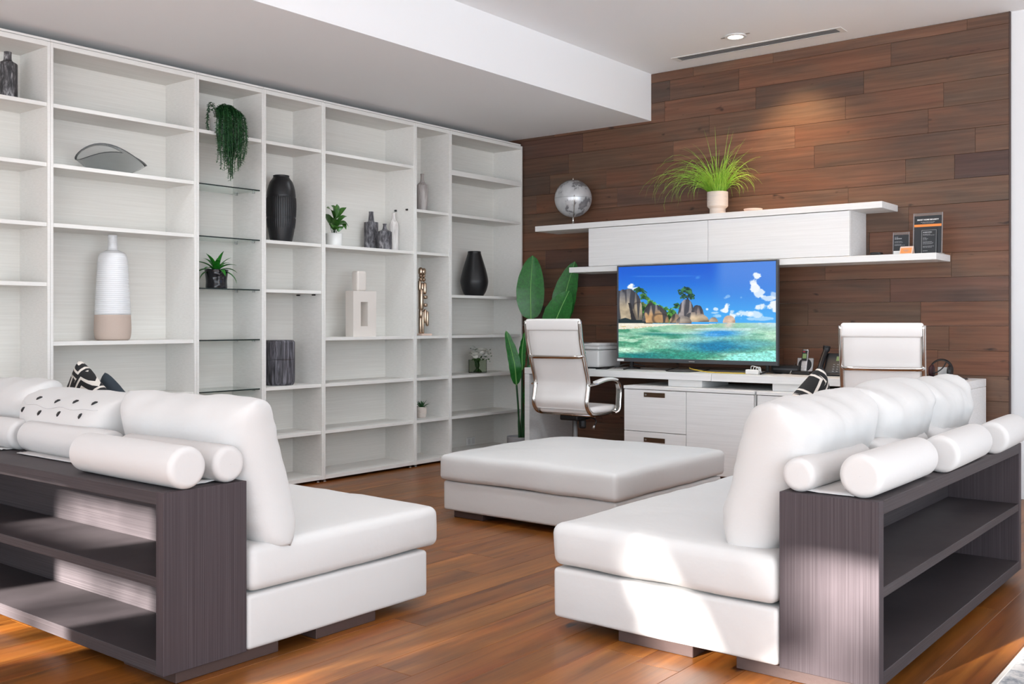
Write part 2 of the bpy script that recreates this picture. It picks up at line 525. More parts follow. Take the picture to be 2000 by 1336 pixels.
def smooth_prof(prof, n=6):
    return [(max(0.0005, p.x), p.y) for p in curve([(r, z, 0) for r, z in prof], n)]


#%%PART2
# ================================================================== ROOM
XL, YB = -5.885, 7.17           # left wall plane, back wall plane
XR, YR = 3.6, -3.0              # right wall, rear wall
ZC, ZS, XS = 3.17, 2.787, -4.224  # ceiling, soffit underside, soffit face


def struct(name, mb, mats, parent=None):
    return mb.build(name, mats, parent, kind='structure' if parent is None else None)


floor = struct('floor', MB().b2((XL, YR, -0.06), (XR, YB, -0.0125)), M['floorwood'])
PW = 0.165
rf = random.Random(3)
xk = -0.967 - PW * 29
rest = MB()
while xk < XR:
    x0, x1 = max(xk, XL) + 0.0004, min(xk + PW, XR) - 0.0004
    if x1 - x0 > 0.02:
        y = YR - rf.uniform(0, 1.8)
        while y < YB:
            L = rf.uniform(1.4, 2.2)
            a, b = max(y, YR), min(y + L, YB - 0.005)
            if YB - b < 0.25: b = YB - 0.005
            if b - a > 0.05:
                if x0 < 0.35 and b > 1.4:
                    zt = rf.uniform(-0.0005, 0.0)
                    m = MB().b2((x0, a + 0.0004, -0.0124), (x1, b - 0.0004, zt), bev=0.0011)
                    m.build('floor_plank', M['floorwood'], floor)
                else:
                    rest.b2((x0, a + 0.0004, -0.0124), (x1, b - 0.0004, 0))
            y = b + 0.0001 if b < YB - 0.006 else YB + 1
    xk += PW
rest.build('distant_floor_plank', M['floorwood'], floor, kind='stuff')

wall_back = struct('wall_back', MB().b2((XL - 0.1, YB, -0.06), (XR + 0.1, YB + 0.12, ZC + 0.1)), M['wall'])
wall_left = struct('wall_left', MB().b2((XL - 0.12, YR, -0.06), (XL, YB, ZC + 0.1)), M['wall'])
# ceiling and the dropped soffit over the bookcase
ceiling = struct('ceiling', MB().b2((XS, YR, ZC), (XR, YB, ZC + 0.1)), M['ceiling'])
soffit = struct('soffit', MB().b2((XL, YR, ZS), (XS, YB, ZC + 0.1)), M['ceiling'])
# right wall: sill and head around one long invented window; rear wall: piers between invented openings
wr_ = MB().b2((XR, YR, -0.06), (XR + 0.12, YB, 0.12)).b2((XR, YR, 2.95), (XR + 0.12, YB, ZC + 0.1))
wr_.b2((XR, 6.4, 0.12), (XR + 0.12, YB, 2.95)).b2((XR, YR, 0.12), (XR + 0.12, -2.2, 2.95))
struct('wall_right', wr_, M['wall'])
OPEN = [(-5.15, -4.335), (-3.72, -3.48), (-3.235, -2.09), (-0.9, 2.9)]  # unseen openings, placed and sized so the sun lands in chosen patches
HEAD = [2.42, 2.55, 2.75, 2.75]
wq = MB().b2((XL, YR - 0.15, 2.75), (XR, YR, ZC + 0.1))
edges = [XL] + [e for o_ in OPEN for e in o_] + [XR]
for i in range(0, len(edges), 2): wq.b2((edges[i], YR - 0.15, -0.06), (edges[i + 1], YR, 2.75))
for (a, b), h_ in zip(OPEN[:2], HEAD): wq.b2((a, YR - 0.15, h_), (b, YR, 2.75))
struct('wall_rear', wq, M['wall'])
for n_, (a, b) in enumerate(OPEN):
    fr = MB()
    for p in (a, b - 0.05): fr.b2((p, YR - 0.12, 0), (p + 0.05, YR - 0.06, HEAD[n_]))
    fr.b2((a, YR - 0.12, HEAD[n_] - 0.05), (b, YR - 0.06, HEAD[n_])).b2((a, YR - 0.12, 0), (b, YR - 0.06, 0.04))
    if n_ == 0: fr.b2((a, YR - 0.12, 2.085), (b, YR - 0.06, 2.195))  # transom added to cast a dark band across the left shelf
    struct('window_%d' % (n_ + 1), fr, M['black'])
fr = MB()
for y in (-2.2, -0.05, 2.1, 4.25, 6.34): fr.b2((XR + 0.03, y, 0.12), (XR + 0.09, y + 0.06, 2.95))
fr.b2((XR + 0.03, -2.2, 2.89), (XR + 0.09, 6.4, 2.95)).b2((XR + 0.03, -2.2, 0.12), (XR + 0.09, 6.4, 0.18))
struct('window_5', fr, M['black'])
struct('bounce_terrace', MB().b2((-40, -60, -0.4), (40, -3.16, -0.1)), M['bounce_stone'])  # added unseen ground, pale so it throws sunlight up onto the ceiling

# brown oak planks on the back wall, each its own piece
JOINTS = {12: [-4.30, -3.84, -3.17, -1.80], 11: [-4.72, -4.05, -3.45, -2.30], 10: [-5.2, -4.1, -3.31, -2.49],
          9: [-4.9, -3.70, -2.62, -1.95], 2: [-5.0, -3.9, -2.77, -1.9], 0: [-5.2, -4.5, -2.9, -2.1], 3: [-5.3, -4.2, -2.45], 4: [-4.8, -3.4, -2.18],
          6: [-5.4, -4.55, -3.6, -2.2, -1.88], 5: [-5.0, -3.7, -2.6], 7: [-5.25, -4.66, -2.85, -1.75], 8: [-5.05, -4.02, -3.0, -2.05]}
rw = random.Random(11)
Z0 = 1.12
row = -7
while Z0 + row * 0.1645 < ZC:
    za, zb = max(0.0, Z0 + row * 0.1645), min(ZC - 0.002, Z0 + (row + 1) * 0.1645)
    if zb - za > 0.01:
        xs_ = JOINTS.get(row)
        if xs_ is None:
            xs_ = []; x = XL + rw.uniform(0.3, 1.2)
            while x < -1.75: xs_.append(x); x += rw.uniform(0.7, 1.7)
        xs_ = [XL + 0.002] + xs_ + [-1.543]
        for a, b in zip(xs_[:-1], xs_[1:]):
            yf = 7.15 + rw.uniform(-0.0012, 0.0012)
            MB().b2((a + 0.0005, yf, za + 0.0005), (b - 0.0005, YB - 0.0005, zb - 0.0005), bev=0.0015).build('wood_plank', M['wallwood'], wall_back)
    row += 1
# dark strip where the cladding ends, its colour painted in for the shadow there
MB().b2((-1.543, 7.146, 0), (-1.535, YB - 0.0005, ZC - 0.002)).build('edge_shadow', M['foot'], wall_back)

# ------------------------------------------------------------------ ceiling fittings
dl = thing('downlight', 'round recessed ceiling downlight glowing white near the air vent', 'light', (-3.19, 6.56, ZC))
MB().lathe([(0.052, -0.001), (0.075, -0.001), (0.077, -0.006), (0.072, -0.010), (0.054, -0.012), (0.052, -0.004)], n=36, cap=False).build('trim_ring', M['outlet'], dl)
MB().lathe([(0.053, -0.009), (0.053, -0.004)], n=32).build('lamp_disc', M['lamp'], dl)
for sx in (-1, 1):
    MB().box((sx * 0.095, -0.005, -0.0025), (0.03, 0.012, 0.004)).build('spring_clip', M['steel'], dl)
light('downlight_spot', 'SPOT', (-3.02, 6.72, ZC - 0.03), (0.10, 0.30, -1), 52, (1.0, 0.62, 0.30), spot_size=R(88), spot_blend=0.9, shadow_soft_size=0.05)
vent = thing('air_vent', 'long white linear slot air vent in the ceiling beside the wood wall', 'vent', (-3.19, 6.875, ZC))
f_ = MB()
for y0, y1 in ((-0.066, -0.048), (0.048, 0.066)): f_.b2((-0.66, y0, -0.004), (0.66, y1, 0.0))
for x0, x1 in ((-0.66, -0.62), (0.62, 0.66)): f_.b2((x0, -0.048, -0.004), (x1, 0.048, 0.0))
f_.build('frame', M['outlet'], vent)
MB().b2((-0.62, -0.048, -0.0015), (0.62, 0.048, -0.0005)).build('backing', M['black'], vent)
for y in (-0.026, 0.0, 0.026): MB().box((0, y, -0.0025), (1.24, 0.008, 0.0015)).build('slat', M['greyprint'], vent)

# ================================================================== BOOKCASE WALL
BX0, BX1 = -5.862, -5.54
YD = [1.880, 2.817, 3.764, 4.2875, 4.812, 5.7545, 6.168, 7.132]
GRID = {0: 0.048, 1: 0.367, 2: 0.703, 3: 1.036, 4: 1.370, 5: 1.705, 6: 2.041, 7: 2.378}
UNITS = [
    ('white open bookcase unit at the far left holding a streaked bottle', [2, 4, 5, 6, 7], []),
    ('wide white bookcase unit with the tall two-tone vase and glass bowl', [1, 2, 3, 5, 6, 7], []),
    ('narrow white bookcase unit fitted with clear glass shelves', [7], [1, 2, 3, 4, 5, 6]),
    ('narrow white bookcase unit with the big black vase', [1, 2, 4, 5, 7], []),
    ('wide white bookcase unit with the ivory sculptural vase', [1, 2, 3, 5, 7], []),
    ('slim white bookcase unit holding the gold sculpture', [1, 2, 3, 5, 6], []),
    ('white bookcase unit nearest the wood wall with black teardrop vase', [1, 2, 3, 4, 6, 7], []),
]
PT = 0.0165
for i, (lab, sh, gl) in enumerate(UNITS):
    y0, y1 = YD[i] + 0.0006, YD[i + 1] - 0.0006
    u = thing('bookcase', lab, 'bookcase', (BX1, (y0 + y1) / 2, 0), 0, 'bookcase wall units')
    for a, b in ((y0, y0 + PT), (y1 - PT, y1)):
        MB().b2((BX0 - 0.012, a, 0.018), (BX1, b, 2.7185), bev=0.0012).build('side_panel', M['shelfwood'], u, world=True)
    MB().b2((BX0 - 0.012, y0 + PT, 0.018), (BX0, y1 - PT, 2.70)).build('back_panel', M['backwood'], u, world=True)
    MB().b2((BX0, y0 + PT, 2.690), (BX1, y1 - PT, 2.7185), bev=0.0012).build('top_panel', M['shelfwood'], u, world=True)
    MB().b2((BX0 - 0.012, y0, 2.7215), (BX1 - 0.004, y1 - (0.02 if i == 6 else 0), 2.735), bev=0.001).build('cornice', M['shelfwood'], u, world=True)
    MB().b2((BX0, y0 + PT, 0.020), (BX1, y1 - PT, 0.048), bev=0.0012).build('bottom_panel', M['shelfwood'], u, world=True)
    for g in sh:
        th = 0.042 if (i == 6 and g == 7) else 0.023
        zt = GRID[g] + (0.02 if th > 0.03 else 0)
        MB().b2((BX0, y0 + PT, zt - th), (BX1 - (0.008 if th < 0.03 else 0.001), y1 - PT, zt), bev=0.0012).build('shelf', M['shelfwood'], u, world=True)
    for g in gl:
        z = GRID[g] - 0.004
        s_ = MB().b2((BX0 + 0.004, y0 + PT + 0.001, z - 0.008), (BX1 - 0.022, y1 - PT - 0.001, z)).build('glass_shelf', M['glass'], u, world=True, label='clear glass shelf')
        e_ = MB().b2((BX1 - 0.0218, y0 + PT + 0.001, z - 0.008), (BX1 - 0.0205, y1 - PT - 0.001, z)).build('polished_edge', M['glassedge'], s_)
        e_.data.transform(Matrix.Translation(-Vector(u.location)))
        for yy, sg in ((y0 + PT, 1), (y1 - PT, -1)):
            for xx in (-5.62, -5.81):
                c_ = MB().box((xx, yy + sg * 0.009, z - 0.014), (0.014, 0.018, 0.010), bev=0.002).build('shelf_clip', M['steel'], s_)
                c_.data.transform(Matrix.Translation(-Vector(u.location)))
    for yy in (y0 + 0.03, y1 - 0.03):
        for xx in (BX1 - 0.03, BX0 + 0.05):
            MB().lathe([(0.016, 0.0), (0.018, 0.003), (0.010, 0.006), (0.010, 0.020)], (xx, yy, 0), 12).build('levelling_foot', M['steel'], u, world=True)
    if i == 4:
        for xx in (-5.738, -5.613):
            MB().box((xx, y1 - PT - 0.006, 2.036), (0.022, 0.012, 0.014), bev=0.003).build('shelf_clip', M['black'], u, world=True)
    if i == 3:
        for xx in (-5.79, -5.62):
            MB().box((xx, y1 - PT - 0.008, 1.341), (0.03, 0.016, 0.010), bev=0.003).build('shelf_clip', M['black'], u, world=True)

# wall socket inside the lowest right compartment
so = thing('wall_socket', 'white double power socket low on the back of the last bookcase unit', 'socket', (-5.861, 6.79, 0.085))
MB().box((0.004, 0, 0), (0.006, 0.115, 0.072), bev=0.003).build('face_plate', M['outlet'], so)
for yy in (-0.028, 0.028):
    MB().box((0.0075, yy, 0), (0.002, 0.036, 0.046), bev=0.001).build('outlet_insert', M['grey_plastic'], so)


# ------------------------------------------------------------------ things on the shelves
def vase(name, label, cat, loc, prof, mats, parts=None, group=None, n=48, mfun=None, k=6, mname='body', liner=None):
    t = thing(name, label, cat, loc, 0, group)
    MB().lathe(smooth_prof(prof, k), n=n, mfun=mfun).build(mname, mats, t)
    return t


XC = -5.70
# tall bottle, far left top
vase('bottle_vase', 'tall charred grey bottle vase on the top shelf at far left', 'vase', (XC, 2.655, GRID[7]),
     [(0.046, 0), (0.050, 0.006), (0.0505, 0.10), (0.0505, 0.19), (0.048, 0.210), (0.030, 0.221), (0.0215, 0.232), (0.0195, 0.262), (0.020, 0.275), (0.015, 0.276)], M['char'], k=4)
# tall vase glazed white above raw clay
tv_ = thing('floor_vase', 'tall white glazed vase with bare clay base on the wide shelf', 'vase', (XC, 3.283, GRID[3]))
pf = smooth_prof([(0.088, 0.0), (0.100, 0.012), (0.1065, 0.05), (0.106, 0.10), (0.104, 0.155)], 6)
MB().lathe(pf, n=56).build('clay_base', M['taupe'], tv_)
pf = smooth_prof([(0.1045, 0.155), (0.1015, 0.22), (0.096, 0.32), (0.090, 0.42), (0.085, 0.49), (0.074, 0.525), (0.050, 0.540), (0.031, 0.549), (0.0275, 0.575), (0.026, 0.61), (0.0265, 0.636), (0.022, 0.638)], 6)
MB().lathe(pf, n=56).build('glazed_body', M['ribwhite'], tv_)


# clear glass folded bowl
def glass_bowl():
    t = thing('glass_bowl', 'clear folded glass bowl with dark rim on the upper shelf', 'bowl', (XC, 3.27, GRID[6]))
    mb = MB(); rim = []
    nu, nv = 40, 10
    vs = []; fs = []
    for j in range(nv + 1):
        q = j / nv
        for i in range(nu):
            a = 2 * PI * i / nu
            rx_ = 0.05 + 0.075 * q ** 0.8; ry_ = 0.07 + 0.115 * q ** 0.8
            x = rx_ * math.cos(a); y = ry_ * math.sin(a)
            fold = 0.5 + 0.5 * math.cos(a)
            z = 0.004 + q ** 1.4 * (0.075 + 0.075 * math.sin(a * 1.0 + 2.3) ** 2 + 0.02 * math.cos(2 * a))
            y2 = y + q * (0.045 if math.sin(a) > 0 else -0.03) * abs(math.sin(a))
            vs.append((x, y2, z))
            if j == nv: rim.append((x, y2, z))
    for j in range(nv):
        for i in range(nu):
            i2 = (i + 1) % nu
            fs.append((j * nu + i, j * nu + i2, (j + 1) * nu + i2, (j + 1) * nu + i))
    fs.append(tuple(range(nu))[::-1])
    mb.add(vs, fs, 0, True)
    b = mb.build('bowl_wall', M['bowlglass'], t)
    sd = b.modifiers.new('thickness', 'SOLIDIFY'); sd.thickness = 0.004
    MB().tube(rim + [rim[0]], 0.003, 6, cap=False).build('rim', M['bowlrim'], t)


glass_bowl()


# trailing plant
def trailing():
    t = thing('trailing_plant', 'dark green trailing plant hanging over the shelf edge above the glass shelves', 'plant', (-5.635, 3.995, GRID[7]))
    MB().lathe(smooth_prof([(0.045, 0), (0.05, 0.01), (0.056, 0.06), (0.06, 0.10), (0.054, 0.102), (0.05, 0.09)], 4), n=28).build('pot', M['white_ceramic'], t)
    MB().lathe([(0.05, 0.086), (0.05, 0.09)], n=20).build('soil', M['soil'], t)
    rr = random.Random(5)
    mb = MB()
    NS = 96
    for k in range(NS):
        q = (k + .5) / NS
        a = -1.25 + 2.5 * q + rr.uniform(-.05, .05)
        side = abs(q - .5) * 2
        L = rr.uniform(0.26, 0.45) * (1 - .30 * side ** 2)
        dx, dy = math.cos(a), math.sin(a)
        lay = rr.uniform(0.0, 0.045)
        ox = 0.104 + lay; oy = 0.115 * (2 * q - 1) * rr.uniform(.75, 1.0)
        if k % 24 == 0: ox, oy, L = 0.06, -0.125, 0.15
        top = 0.12 + rr.uniform(0.0, 0.045) * (1 - side ** 2) + .01
        pts = curve([(0.02 * dx, 0.03 * dy, 0.09), (0.5 * ox, 0.55 * oy, top + 0.02), (ox * 0.85, oy * .9, top), (ox, oy, top - 0.05),
                     (ox + .004, oy * 1.08, top - .05 - (L - .05) * .5), (ox + rr.uniform(-.012, .012), oy * 0.92 + rr.uniform(-.012, .012), top - L)], 6)
        mb.tube(pts, 0.0017, 4)
        cum = [0.0]
        for p_, q_ in zip(pts[:-1], pts[1:]): cum.append(cum[-1] + (q_ - p_).length)
        d_ = 0.03; idx = 0
        while d_ < cum[-1]:
            while cum[idx + 1] < d_: idx += 1
            f = (d_ - cum[idx]) / (cum[idx + 1] - cum[idx])
            p = pts[idx].lerp(pts[idx + 1], f)
            b = rr.uniform(0, 2 * PI); s_ = rr.uniform(0.013, 0.019)
            d = Vector((math.cos(b), math.sin(b), rr.uniform(-.5, .15)))
            mb.leaf([p, p + d * s_ * 0.5, p + d * s_], [0.0018, 0.0046, 0.0008], (0, 0, 1), 0.2)
            d_ += 0.0052
    mb.build('trailing_strands', M['darkleaf'], t, kind='stuff')


trailing()


def rosette(t, base, n, L, wmax, mat, elev=(0.2, 1.35), rr=None, droop=0.5, fold=0.35):
    for k in range(n):
        a = k * 2.399963 + rr.uniform(-.15, .15)
        e = elev[1] + (elev[0] - elev[1]) * (k / max(1, n - 1))
        l = L * rr.uniform(0.85, 1.1) * (0.75 + 0.25 * math.cos(e - 0.5))
        pts = []
        d = Vector((math.cos(a), math.sin(a), 0))
        p = Vector(base) + d * 0.006
        ang = e
        N = 7
        for i in range(N + 1):
            pts.append(p.copy())
            p = p + (d * math.cos(ang) + Vector((0, 0, 1)) * math.sin(ang)) * (l / N)
            ang -= droop * (1.4 - e * 0.6) / N * 1.6
        ws = [wmax * 0.55, wmax * 0.85, wmax, wmax, wmax * 0.9, wmax * 0.7, wmax * 0.42, wmax * 0.04]
        MB().leaf(pts, ws, (0, 0, 1) if e < 1.2 else tuple(-d), fold).build('leaf', mat, t)


# face planter with bright spiky plant
fp = thing('face_planter', 'spiky green plant in glossy black sculpted face pot on a glass shelf', 'plant', (-5.675, 4.005, GRID[4] - 0.0035))
mb = MB()
pf = smooth_prof([(0.066, 0), (0.070, 0.008), (0.068, 0.05), (0.073, 0.10), (0.076, 0.124), (0.066, 0.125), (0.06, 0.11)], 5)
mb.lathe(pf, n=48)
nv = []
for x, y, z in mb.v:
    a = math.atan2(y, x)
    def bump(a0, z0, sa, sz): return math.exp(-((a - a0) / sa) ** 2 - ((z - z0) / sz) ** 2)
    d = 0.012 * bump(-0.35, 0.055, 0.12, 0.028) + 0.005 * bump(-0.35, 0.022, 0.2, 0.007) + 0.005 * bump(-0.35, 0.095, 0.4, 0.009) - 0.007 * (bump(-0.68, 0.075, 0.17, 0.012) + bump(-0.02, 0.075, 0.17, 0.012))
    r_ = math.hypot(x, y); s_ = (r_ + d) / r_ if r_ > 0.05 else 1
    nv.append((x * s_, y * s_, z))
mb.v = nv
mb.build('face_pot', plain('black_gloss_glaze', (28, 28, 31), 0.12, bump=0.04, bscale=30), fp)
MB().lathe([(0.062, 0.108), (0.062, 0.112)], n=24).build('soil', M['soil'], fp)
rosette(fp, (0, 0, 0.112), 17, 0.155, 0.0185, M['bromeliad'], (0.12, 1.42), random.Random(2), 0.75)

# big black ribbed vase
bv = thing('black_vase', 'large matt black oval vase with carved ribs beside the glass shelves', 'vase', (XC, 4.56, GRID[5]))
prof = [(0.070, 0), (0.074, 0.004), (0.086, 0.06), (0.098, 0.14), (0.1035, 0.23), (0.103, 0.30), (0.096, 0.37), (0.080, 0.425), (0.062, 0.452), (0.0555, 0.464), (0.0565, 0.474), (0.050, 0.474), (0.047, 0.455)]
mb = MB(); pf = smooth_prof(prof, 10); n = 180
o_ = 0
for r, z in pf:
    for k in range(n):
        a = 2 * PI * k / n
        rib = 0.0014 * (math.cos(a * 45)) if 0.10 < z < 0.325 and r > 0.08 else 0
        if 0.10 < z < 0.33 and abs(((z - 0.10) % 0.0733) - 0.0) < 0.005 and r > 0.08: rib = -0.0022
        mb.v.append(((r + rib) * math.cos(a), (r + rib) * math.sin(a), z))
for i in range(len(pf) - 1):
    for k in range(n):
        k2 = (k + 1) % n
        mb.f.append([i * n + k, i * n + k2, (i + 1) * n + k2, (i + 1) * n + k]); mb.m.append(0); mb.sm.append(True)
mb.f.append(list(range(n))[::-1]); mb.m.append(0); mb.sm.append(False)
mb.build('body', M['blackmat'], bv)
MB().lathe([(0.048, 0.44), (0.048, 0.442)], n=24).build('dark_mouth', M['black'], bv)

# small leafy plant in white pot
sp_ = thing('potted_plant', 'small broad-leaved plant in plain white pot on the wide shelf', 'plant', (-5.665, 5.02, GRID[5]))
MB().lathe(smooth_prof([(0.052, 0), (0.058, 0.006), (0.061, 0.05), (0.062, 0.092), (0.057, 0.094), (0.054, 0.08)], 4), n=36).build('pot', M['white_ceramic'], sp_)
MB().lathe([(0.055, 0.076), (0.055, 0.08)], n=20).build('soil', M['soil'], sp_)
for (dx, dy, dz, tx, ty, tz, ww) in [(0.01, -0.02, 0.14, 0.06, -0.055, 0.20, 0.036), (0.0, 0.0, 0.2, 0.03, -0.10, 0.275, 0.032), (0.0, 0.01, 0.2, 0.03, 0.095, 0.295, 0.017), (0.0, 0.02, 0.17, 0.02, 0.11, 0.23, 0.015),
                                 (0.02, 0.02, 0.15, 0.07, 0.055, 0.125, 0.034), (0.02, -0.01, 0.14, 0.085, -0.03, 0.10, 0.036), (0.0, 0.0, 0.22, 0.0, -0.03, 0.30, 0.030), (0.01, 0.03, 0.16, 0.05, 0.10, 0.15, 0.026),
                                 (-0.02, -0.02, 0.16, -0.08, -0.05, 0.24, 0.032), (0, 0.012, 0.21, 0.01, 0.02, 0.315, 0.016), (0.02, -0.03, 0.12, 0.08, -0.08, 0.13, 0.032)]:
    A = Vector((dx, dy, dz)); B = Vector((tx, ty, tz))
    m_ = (A + B) / 2 + Vector((0.01, 0, 0.022))
    MB().leaf(curve([A, m_, B], 4), [0.003] + [1.3 * ww * q_ for q_ in (.55, .9, 1, .97, .85, .62, .34)] + [0.001], (0.5, 0, 0.85), 0.22).build('leaf', M['greenleaf'], sp_)
    MB().tube(curve([(0, 0, 0.075), (dx * .5, dy * .5, dz * .6), A], 4), 0.0025, 5).build('stalk', M['stem'], sp_)

vase('bottle_vase', 'taller of two charred grey bottles standing together on the wide shelf', 'vase', (-5.765, 5.49, GRID[5]),
     [(0.052, 0), (0.055, 0.005), (0.0555, 0.10), (0.055, 0.208), (0.051, 0.219), (0.030, 0.223), (0.024, 0.232), (0.020, 0.262), (0.0175, 0.29), (0.0185, 0.303), (0.014, 0.304)], M['char2'], k=4)
vase('bottle_vase', 'shorter charred grey bottle leaning against the taller one', 'vase', (-5.612, 5.488, GRID[5]),
     [(0.052, 0), (0.055, 0.005), (0.055, 0.07), (0.055, 0.128), (0.052, 0.139), (0.034, 0.147), (0.020, 0.156), (0.014, 0.172), (0.0125, 0.190), (0.0165, 0.199), (0.012, 0.200)], M['char2'], k=4)
vase('bottle_vase', 'slim cream streaked bottle standing right of the charred pair', 'vase', (-5.72, 5.693, GRID[5]),
     [(0.036, 0), (0.038, 0.006), (0.0385, 0.10), (0.0385, 0.19), (0.034, 0.225), (0.020, 0.255), (0.0145, 0.275), (0.0145, 0.300), (0.016, 0.308), (0.011, 0.309)], M['streakwhite'], k=4)
vase('bottle_vase', 'slim taupe streaked bottle in the slim bookcase unit', 'vase', (XC, 6.0, GRID[6]),
     [(0.038, 0), (0.043, 0.004), (0.0445, 0.10), (0.046, 0.20), (0.042, 0.228), (0.024, 0.243), (0.0155, 0.262), (0.0140, 0.30), (0.0165, 0.315), (0.011, 0.316)], M['streakgrey'], k=4)
td = vase('teardrop_vase', 'smooth black teardrop vase in the unit nearest the wood wall', 'vase', (XC, 6.655, GRID[4]),
     [(0.070, 0), (0.080, 0.006), (0.105, 0.05), (0.120, 0.11), (0.119, 0.15), (0.104, 0.22), (0.080, 0.30), (0.060, 0.365), (0.0575, 0.386), (0.053, 0.388), (0.050, 0.37)], M['blackmat'], k=8)
MB().lathe([(0.051, 0.36), (0.051, 0.362)], n=24).build('dark_mouth', M['black'], td)
dr = vase('drum_pot', 'squat grey scratched drum pot on the lower shelf behind the sofa', 'pot', (XC, 4.542, GRID[2]),
     [(0.090, 0), (0.098, 0.003), (0.107, 0.022), (0.1085, 0.06), (0.1085, 0.176), (0.1085, 0.181), (0.1065, 0.184), (0.1065, 0.187), (0.1085, 0.190), (0.1085, 0.29), (0.1075, 0.303), (0.098, 0.314), (0.085, 0.316)], M['drum'], k=3, n=56)

# ivory sculptural vase with a rectangular window
iv = thing('sculptural_vase', 'ivory block vase with rectangular hole and square neck', 'vase', (-5.66, 5.285, GRID[3]))
mb = MB()
Wd, Hh, Dp = 0.235, 0.345, 0.085
hy0, hy1, hz0, hz1 = -0.042, 0.030, 0.078, 0.262
for lo, hi in (((-Dp / 2, -Wd / 2, 0), (Dp / 2, hy0, Hh)), ((-Dp / 2, hy1, 0), (Dp / 2, Wd / 2, Hh)), ((-Dp / 2, hy0, 0), (Dp / 2, hy1, hz0)), ((-Dp / 2, hy0, hz1), (Dp / 2, hy1, Hh))):
    mb.b2(lo, hi)
mb.build('block_body', M['bone'], iv)
MB().soft((-0.035, -0.068, Hh - 0.001), (0.035, 0.028, 0.496), 0.016, n=6).build('neck', M['bone'], iv)


# gold abstract sculpture
def gold():
    t = thing('gold_sculpture', 'shiny gold abstract totem sculpture on a small pale plinth', 'sculpture', (-5.675, 5.985, GRID[3]))
    MB().b2((-0.04, -0.055, 0), (0.04, 0.065, 0.016), bev=0.003).build('plinth', M['goldbase'], t)
    mb = MB()

    def cap(x, y, z0, z1, r, fl=1.0):
        h = z1 - z0; pr = []
        for i in range(5): pr.append((r * math.sin(PI / 2 * i / 4), z0 + r * (1 - math.cos(PI / 2 * i / 4))))
        for i in range(5): pr.append((r * math.cos(PI / 2 * i / 4), z1 - r + r * math.sin(PI / 2 * i / 4)))
        pr[0] = (0.0006, z0); pr[-1] = (0.0006, z1)
        mb.lathe(pr, (x, y, 0), 16, cap=False)
    cap(0, -0.035, 0.012, 0.165, 0.014); cap(0, -0.005, 0.012, 0.20, 0.013)
    cap(0.01, -0.04, 0.14, 0.215, 0.017); cap(0.0, 0.022, 0.10, 0.215, 0.015); cap(0.0, 0.048, 0.075, 0.20, 0.014)
    cap(0, -0.025, 0.20, 0.385, 0.022); cap(0, -0.012, 0.34, 0.43, 0.015); cap(0, 0.018, 0.335, 0.435, 0.016); cap(0, -0.042, 0.36, 0.45, 0.014)
    for z in (0.248, 0.312):
        mb.lathe([(0.006, z - .014), (0.02, z - .012), (0.022, z), (0.02, z + .012), (0.006, z + .014)], (0, 0.022, 0), 16)
    mb.tube([(0, -0.01, 0.248), (0, 0.02, 0.248)], 0.008, 8); mb.tube([(0, -0.01, 0.312), (0, 0.02, 0.312)], 0.008, 8)
    for z, r in ((0.455, 0.018), (0.485, 0.016)):
        for y in (-0.03, 0.005): cap(0, y, z - r, z + r, r * 0.99)
    cap(0, -0.03, 0.49, 0.555, 0.02); cap(0, 0.006, 0.49, 0.55, 0.019); cap(0.012, -0.012, 0.495, 0.545, 0.018)
    mb.build('stacked_forms', M['gold'], t)


gold()


